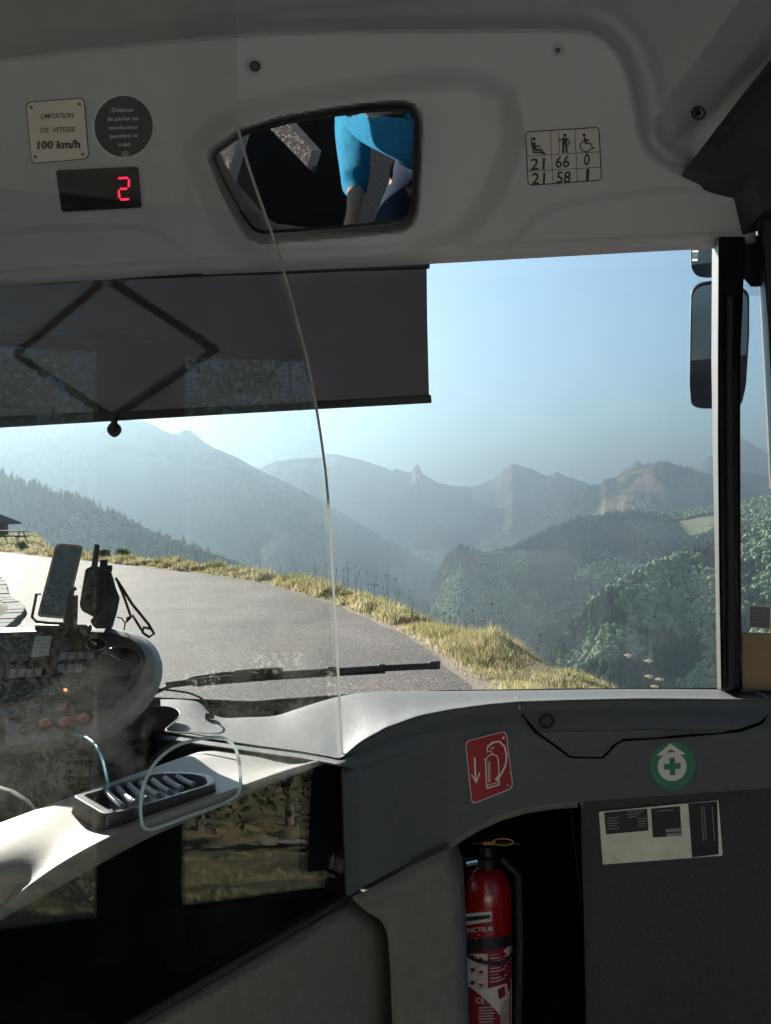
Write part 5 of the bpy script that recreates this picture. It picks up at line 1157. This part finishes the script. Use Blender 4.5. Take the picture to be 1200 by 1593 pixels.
# ================================================================ PHONE, RADIO
PF = Plane(PD(95, 850, 1.440), PD(130, 850, 1.465), PD(75, 960, 1.412))
ph = thing('mobile_phone', 'mobile phone with bright case edge standing in a dashboard cradle', 'phone', PF.q(80, 960, 0))
po = rnd([(87.5, 845), (130.5, 848.5), (103.5, 963), (57.5, 959.5)], 8)
flat(PF, po, -.009, .0).build('case', mat('gold_clear_case', (.45, .34, .26), .35, spec=.6), ph, bevel=.0015)
flat(PF, rnd([(90.5, 848.5), (126.5, 851.5), (100, 959), (61.5, 956)], 6), -.0005, .0012).build('screen', mat('phone_screen', (.05, .085, .12), .12, spec=.8), ph, smooth=False)  # blue-grey base colour paints the sky reflected in the screen
cr_ = thing('phone_cradle', 'black clamp cradle gripping the phone by its lower edge', 'phone holder', PF.q(105, 975, -.03))
b = MB(); b.tube([PF.q(x, y, .004) for x, y in [(64, 924), (57, 924), (54, 940), (50, 960), (57, 967), (75, 969), (100, 970)]], .0030, 8); b.build('clamp', M_blk, cr_)
b = MB(); b.tube([PF.q(x, y, .004) for x, y in [(119, 915), (113, 918), (108, 945), (103, 966)]], .0048, 8); b.build('clamp', M_blk, cr_)
flat(PF, rnd([(96, 930), (122, 925), (121, 968), (100, 975)], 4), -.03, -.010).build('cradle_back', M_blk, cr_, bevel=.003)
b = MB(); b.tube([PF.q(108, 958, -.02), PC.q(112, 992, .0)], [.012, .018], 12); b.tube([PC.q(58, 976, .006), PC.q(140, 978, .010)], .008, 8); b.build('cradle_foot', M_blk, cr_)
PRd = Plane(PD(155, 930, 1.42), PD(180, 930, 1.44), PD(155, 960, 1.41))
ra = thing('handheld_radio', 'black handheld radio with stub antenna on the console beside the phone', 'radio', PRd.q(155, 975, 0))
M_rad = mat('worn_black_casing', (.06, .06, .06), .38, noise=.9, scale=22, lo=.42, hi=.72, bump=.4, bscale=120)
flat(PRd, rnd([(133, 886), (142, 880), (160, 882), (167, 887), (165, 930), (160, 962), (150, 962), (127, 950), (124, 940)], 4), -.03, .0).build('radio_body', M_rad, ra, bevel=.004)
flat(PRd, rnd([(160, 886), (172, 886), (177, 900), (181, 916), (187, 930), (183, 950), (175, 978), (148, 978), (140, 966), (155, 950), (160, 930)], 4), -.028, .008).build('belt_clip', M_rad, ra, bevel=.005)
flat(PRd, rnd([(137, 886), (156, 886), (155, 900), (135, 901)], 3), .0002, .003).build('radio_display', mat('radio_window', (.05, .07, .08), .1), ra, bevel=.001)
b = MB(); b.tube([PRd.q(147, 884, -.01), PRd.q(151, 848, -.01)], [.0062, .0056], 12); b.build('antenna', M_rub, ra)
b = MB(); b.tube([PRd.q(161, 888, -.012), PRd.q(162, 872, -.012)], [.0085, .0075], 14); b.tube([PRd.q(171, 889, -.012), PRd.q(171.5, 880, -.012)], .005, 10); b.build('knob', M_blk, ra)
b = MB()
for i in range(6): ribbon(b, PRd, [(136-i*.8, 908+i*5), (153-i*.6, 909+i*5)], 1.6, .0003, .0025)
b.build('speaker_grille', M_blk, ra, smooth=False)
b = MB(); ribbon(b, PRd, [(180, 899), (186, 908), (196, 924), (206, 940), (220, 957), (232, 972), (240, 986), (232, 991), (222, 984), (224, 976), (234, 978)], 4.6, .0, .0025)
ribbon(b, PRd, [(184, 906), (193, 928), (200, 948), (204, 960), (196, 968), (198, 962), (207, 958), (213, 968), (222, 982)], 4.2, -.006, -.003); b.build('wrist_strap', mat('dark_strap', (.04, .028, .028), .8), ra, smooth=False)
b = MB(); b.tube([PRd.q(x, y, 0) for x, y in [(182, 960), (190, 962), (195, 970), (193, 980)]], .0016, 6); b.build('cord', M_blk, ra)
# ================================================================ WIPER, CABLE, GLASS GLINT
PWo = VP(1.80)
wi = thing('windscreen_wiper', 'black windscreen wiper resting low across the road view', 'wiper', PWo.q(420, 1050, 0))
b = MB(); bp = [(258, 1066), (300, 1061), (350, 1056), (420, 1050.5), (500, 1045.5), (600, 1039.5), (684, 1035.5)]
ribbon(b, PWo, bp, 10, -.010, .006); b.build('blade', M_rub, wi, bevel=.002)
b = MB(); ribbon(b, PWo, [(x, y+6.5) for x, y in bp[1:-1]], 3, -.003, .002); b.build('rubber_lip', M_rub, wi, smooth=False)
b = MB(); ribbon(b, PWo, [(228, 1084), (256, 1071), (300, 1055), (345, 1048.5), (400, 1045.5), (438, 1045)], 6, -.026, -.012); b.build('arm', M_blk, wi, bevel=.002)
for x0, x1, y in ((365, 440, 1048), (326, 340, 1058), (508, 522, 1043.5), (588, 600, 1039.5), (668, 685, 1035)): flat(PWo, [(x0, y-6+(.0)), (x1, y-6-(x1-x0)*.06), (x1, y+7-(x1-x0)*.06), (x0, y+7)], -.016, .010).build('clip', M_blk, wi, bevel=.003)
t = thing('thin_cable', 'thin black cable looping from the console to a plug on the dashboard', 'cable', PD(327, 1112, 1.55)); b = MB()
b.tube([PD(*p) for p in cr([(246, 1072, 1.52), (275, 1075, 1.53), (300, 1080, 1.54), (318, 1090, 1.55), (326, 1102, 1.55), (327, 1111, 1.55)], 30)], .0022, 8); b.build('cable', M_blk, t)
flat(VP(1.55), [(320, 1109), (333, 1109), (334, 1118), (319, 1118)], -.01, .004).build('plug', M_blk, t, bevel=.001)
t = thing('turquoise_glint', 'short turquoise glint on the glass, shaped as a strand from console to coin tray', 'cable', PZ(170, 1228, -.40)); b = MB()
pa, pb_ = PC.q(114, 1141, .004), PZ(169, 1226, -.405); b.tube([pa.lerp(pb_, k/20)+Vector((.012*math.sin(math.pi*k/20), 0, .018*math.sin(math.pi*k/20))) for k in range(21)], .0024, 8); b.build('cable', mat('turquoise_glint_colour', (.02, .38, .42), .35), t)  # strand gives solid shape to a light reflection on the glass edge
# ================================================================ OUTSIDE MIRRORS
def outmirror(poly, gpoly, d, label, name='wing_mirror'):
    pl = VP(d); cx_ = sum(p[0] for p in poly)/len(poly); cy_ = sum(p[1] for p in poly)/len(poly)
    t = thing(name, label, 'wing mirror', pl.q(cx_, cy_, 0)); b = MB(); n = len(poly)
    rg_ = [[pl.q(cx_+(x-cx_)*k, cy_+(y-cy_)*k, h) for x, y in poly] for k, h in ((.94, .0), (.985, .002), (1, -.008), (1, -.03), (.9, -.07), (.6, -.095))]
    b.add([p for r_ in rg_ for p in r_], [(k*n+i, k*n+(i+1) % n, (k+1)*n+(i+1) % n, (k+1)*n+i) for k in range(5) for i in range(n)]+[tuple(range(n))[::-1], tuple(range(5*n, 6*n))]); b.build('mirror_housing', M_blk, t)
    a = pl.q(cx_, cy_, .003); nn = ((Vector((0, 0, H))-a).normalized()+(B(.28, -1, -H+.03)).normalized()).normalized(); P2 = Plane(a, a+nn.orthogonal(), a+nn.cross(nn.orthogonal()))
    flat(P2, gpoly, -.001, .001).build('mirror_glass', mat('wing_mirror_silver', (.60, .62, .60), .01, metal=1), t, smooth=False)
lowp = rnd([(1075, 452), (1086, 440), (1110, 436), (1150, 442), (1166, 456), (1166, 520), (1161, 600), (1154, 630), (1140, 636), (1088, 635.5), (1075, 630), (1072.5, 600), (1073.5, 520)], 8, 4)
outmirror(lowp, sc(lowp, .94, 0, 0, (1119, 537)), 3.0, 'tall black wing mirror outside the right windscreen pillar')
upp = rnd([(1074, 330), (1150, 330), (1155, 400), (1148, 430), (1100, 432.5), (1084, 430), (1075, 418)], 9, 4)
outmirror(upp, sc(upp, .93, 0, 0, (1112, 382)), 3.0, 'small upper wing mirror cut by the header edge at right')
b = MB(); b.tube([VP(3.03).q(1125, 330, -.06), VP(3.03).q(1128, 540, -.06)], .016, 10); t = thing('mirror_arm', 'dark bracket arm carrying the two outside mirrors', 'bracket', VP(3.03).q(1125, 330, 0)); b.build('arm', M_blk, t)
b = MB(); b.tube([VP(3.03).q(1125, 330, -.06), VP(2.9).q(1125, 200, -.06), B(.62, 1.9, 1.0)], .016, 10); b.build('arm', M_blk, t)
# ================================================================ DRIVER (seen in the interior mirror)
def skin(name, verts, edges, rad, m, parent, root=0, sub=2):
    me = bpy.data.meshes.new(name); org = WORLD(parent)
    me.from_pydata([tuple(Vector(v)-org) for v in verts], edges, []); me.materials.append(m)
    o = bpy.data.objects.new(name, me); COL.objects.link(o); o.parent = parent
    s = o.modifiers.new('skin', 'SKIN'); s.use_smooth_shade = True
    if not me.skin_vertices: me.skin_vertices.new()
    for i, r in enumerate(rad):
        me.skin_vertices[0].data[i].radius = r if isinstance(r, tuple) else (r, r); me.skin_vertices[0].data[i].use_root = (i == root)
    u = o.modifiers.new('sub', 'SUBSURF'); u.levels = sub; u.render_levels = sub
    return o
DR, DD, DZ = -1.02, .56, -.98                      # hip centre in the bus frame
def D(r, d, z): return B(DR+r, DD+d, DZ+z)
M_skin = mat('skin', (.45, .26, .18), .55, noise=.06, scale=20); M_shirt = mat('blue_cotton', (.008, .15, .27), .85, noise=.12, scale=14, bump=.8, bscale=25)
for b_ in M_shirt.node_tree.nodes:
    if b_.bl_idname == 'ShaderNodeBump': b_.inputs['Distance'].default_value = .03; b_.inputs['Strength'].default_value = .55
    if b_.bl_idname == 'ShaderNodeTexNoise' and b_.inputs['Scale'].default_value == 25: b_.inputs['Scale'].default_value = 9
M_hair = mat('dark_hair', (.03, .022, .018), .6, bump=.8, bscale=200); M_jean = mat('navy_trousers', (.03, .04, .07), .85)
dv = thing('person', 'driver in a bright blue shirt seated at the wheel, seen in the mirror', 'person', D(0, 0, -.1))
V = [D(0, 0, 0), D(0, .03, .20), D(0, .08, .38), D(0, .11, .52), D(0, .13, .60), D(0, .155, .68), D(0, .175, .77), D(0, .175, .85)]
Rr = [(.17, .13), (.155, .12), (.18, .125), (.12, .085), (.058, .06), (.075, .085), (.085, .10), (.062, .075)]
E = [(i, i+1) for i in range(7)]
def limb(start, pts, rads):
    k = start
    for p, r in zip(pts, rads): V.append(p); Rr.append(r); E.append((k, len(V)-1)); k = len(V)-1
    return k
hands = []
for s in (-1, 1):
    k = limb(3, [D(s*.17, .10, .49), D(s*.24, .16, .33), D(s*.26, .24, .22), D(s*.20, .38, .26), D(s*.17, .47, .29), D(s*.165, .52, .30)], [.065, .052, .045, .038, .028, .03]); hands.append(k)
    for j, off in enumerate((-.03, -.010, .010, .03)):
        b0 = D(s*.165+off*.6, .555, .305); k2 = limb(k, [b0, D(s*.165+off*.7, .595-abs(off)*.3, .295), D(s*.165+off*.7, .600-abs(off)*.3, .262)], [.011, .009, .008])
    limb(k, [D(s*.125, .545, .31), D(s*.118, .575, .295)], [.011, .009])
    limb(0, [D(s*.11, .10, -.02), D(s*.14, .46, .03), D(s*.14, .52, -.10), D(s*.13, .62, -.42), D(s*.13, .66, -.50), D(s*.13, .78, -.53)], [.085, .068, .055, .042, .04, .035])
body = skin('body', V, E, Rr, M_skin, dv, 0, 2)
# shirt over trunk and upper arms
V2 = [D(0, 0, -.02), D(0, .03, .20), D(0, .08, .38), D(0, .10, .50), D(0, .125, .56)]; R2 = [(.20, .17), (.195, .165), (.22, .165), (.165, .115), (.078, .078)]; E2 = [(0, 1), (1, 2), (2, 3), (3, 4)]
for s in (-1, 1):
    k = len(V2); V2 += [D(s*.17, .10, .495), D(s*.245, .16, .33), D(s*.262, .24, .225), D(s*.215, .36, .25)]; R2 += [.092, .082, .074, .056]; E2 += [(3, k), (k, k+1), (k+1, k+2), (k+2, k+3)]
skin('shirt', V2, E2, R2, M_shirt, dv, 0, 3)
V3 = [D(0, 0, -.03)]; R3 = [(.18, .14)]; E3 = []
for s in (-1, 1):
    k = len(V3); V3 += [D(s*.11, .10, -.02), D(s*.14, .46, .03), D(s*.14, .53, -.10), D(s*.13, .62, -.46)]; R3 += [.10, .083, .070, .060]; E3 += [(0, k), (k, k+1), (k+1, k+2), (k+2, k+3)]
skin('trousers', V3, E3, R3, M_jean, dv, 0, 2)
hc = D(0, .175, .78); fw = B(0, 1, -H); rt = B(1, 0, -H); up = Vector((0, 0, 1))
def blob(b, c, rx, ry, rz, k=2, f=None):
    V0, F0_ = ico(k); b.add([c+rt*(v[0]*rx)+fw*(v[1]*ry)+up*(v[2]*rz) for v in V0 if 1], [tuple(f_) for f_ in F0_.tolist()])
b = MB(); V0, F0_ = ico(4); keep = [not (v[1] > .25 and v[2] < .45) and v[2] > -.55 for v in V0]
hv = [hc+rt*(v[0]*.088)+fw*(v[1]*.106-.006)+up*(v[2]*.115+.022) if kp else hc+rt*(v[0]*.05)+fw*(v[1]*.05)+up*(v[2]*.06) for v, kp in zip(V0, keep)]
b.add(hv, [tuple(f) for f in F0_.tolist()]); b.build('hair', M_hair, dv, auto=False)
for s in (-1, 1):
    b = MB(); blob(b, hc+rt*(s*.033)+fw*.083+up*.005, .0115, .008, .0075); b.build('eye', M_wht, dv)
    b = MB(); blob(b, hc+rt*(s*.083)-fw*.005-up*.005, .010, .020, .030); b.build('ear', M_skin, dv)
b = MB(); b.tube([hc+fw*.092+up*.01, hc+fw*.118-up*.03], [.008, .014], 10); blob(b, hc+fw*.112-up*.032, .016, .013, .012); b.build('nose', M_skin, dv)
b = MB(); blob(b, hc+fw*.090-up*.062, .024, .012, .007); b.build('mouth', mat('lips', (.40, .15, .13), .5), dv)
# seat
st = thing('cab_chair', 'dark high-backed driver seat with headrest behind the blue shirt', 'seat', D(0, -.1, -.5)); M_seat = mat('charcoal_seat_cloth', (.025, .025, .03), .9, noise=.4, scale=120)
def cushion(nm, c, a, e, f, bv): b = MB(); b.boxw(c, a, e, f); return b.build(nm, M_seat, st, bevel=bv, seg=4)
cushion('seat_cushion', D(0, .18, -.19), rt*.25, fw*.27, up*.06, .04)
cushion('backrest', D(0, -.23, .18), rt*.24, fw*.05-up*.01, up*.36-fw*.05, .04)
cushion('headrest', D(0, -.29, .66), rt*.14, fw*.04, up*.10, .035)
b = MB(); b.lathe([(.20, -.58), (.20, -.54), (.06, -.52), (.06, -.24)], D(0, .12, 0), n=20); b.build('pedestal', M_blk, st)
# steering wheel held by the driver
sw = thing('steering_wheel', 'black steering wheel held by the driver, outside the left edge', 'steering wheel', D(0, .62, .28)); c = D(0, .60, .30); wx = rt; wy = (up*.75-fw*-.66*-1).normalized(); wy = (fw*.80+up*.60).normalized()
b = MB(); b.tube([c+wx*(.21*math.cos(R(a)))+wy*(.21*math.sin(R(a))) for a in range(0, 360, 12)], .014, 10, closed=True); b.build('rim', M_rub, sw)
b = MB(); nrm = wx.cross(wy); b.lathe([(.06, -.02), (.07, 0), (.05, .02)], c, nrm, 20)
for a in (0, 120, 240): b.tube([c, c+wx*(.205*math.cos(R(a+30)))+wy*(.205*math.sin(R(a+30)))], .010, 8)
b.tube([c, c-up*.35+fw*.25], .025, 10); b.build('hub', M_blk, sw)
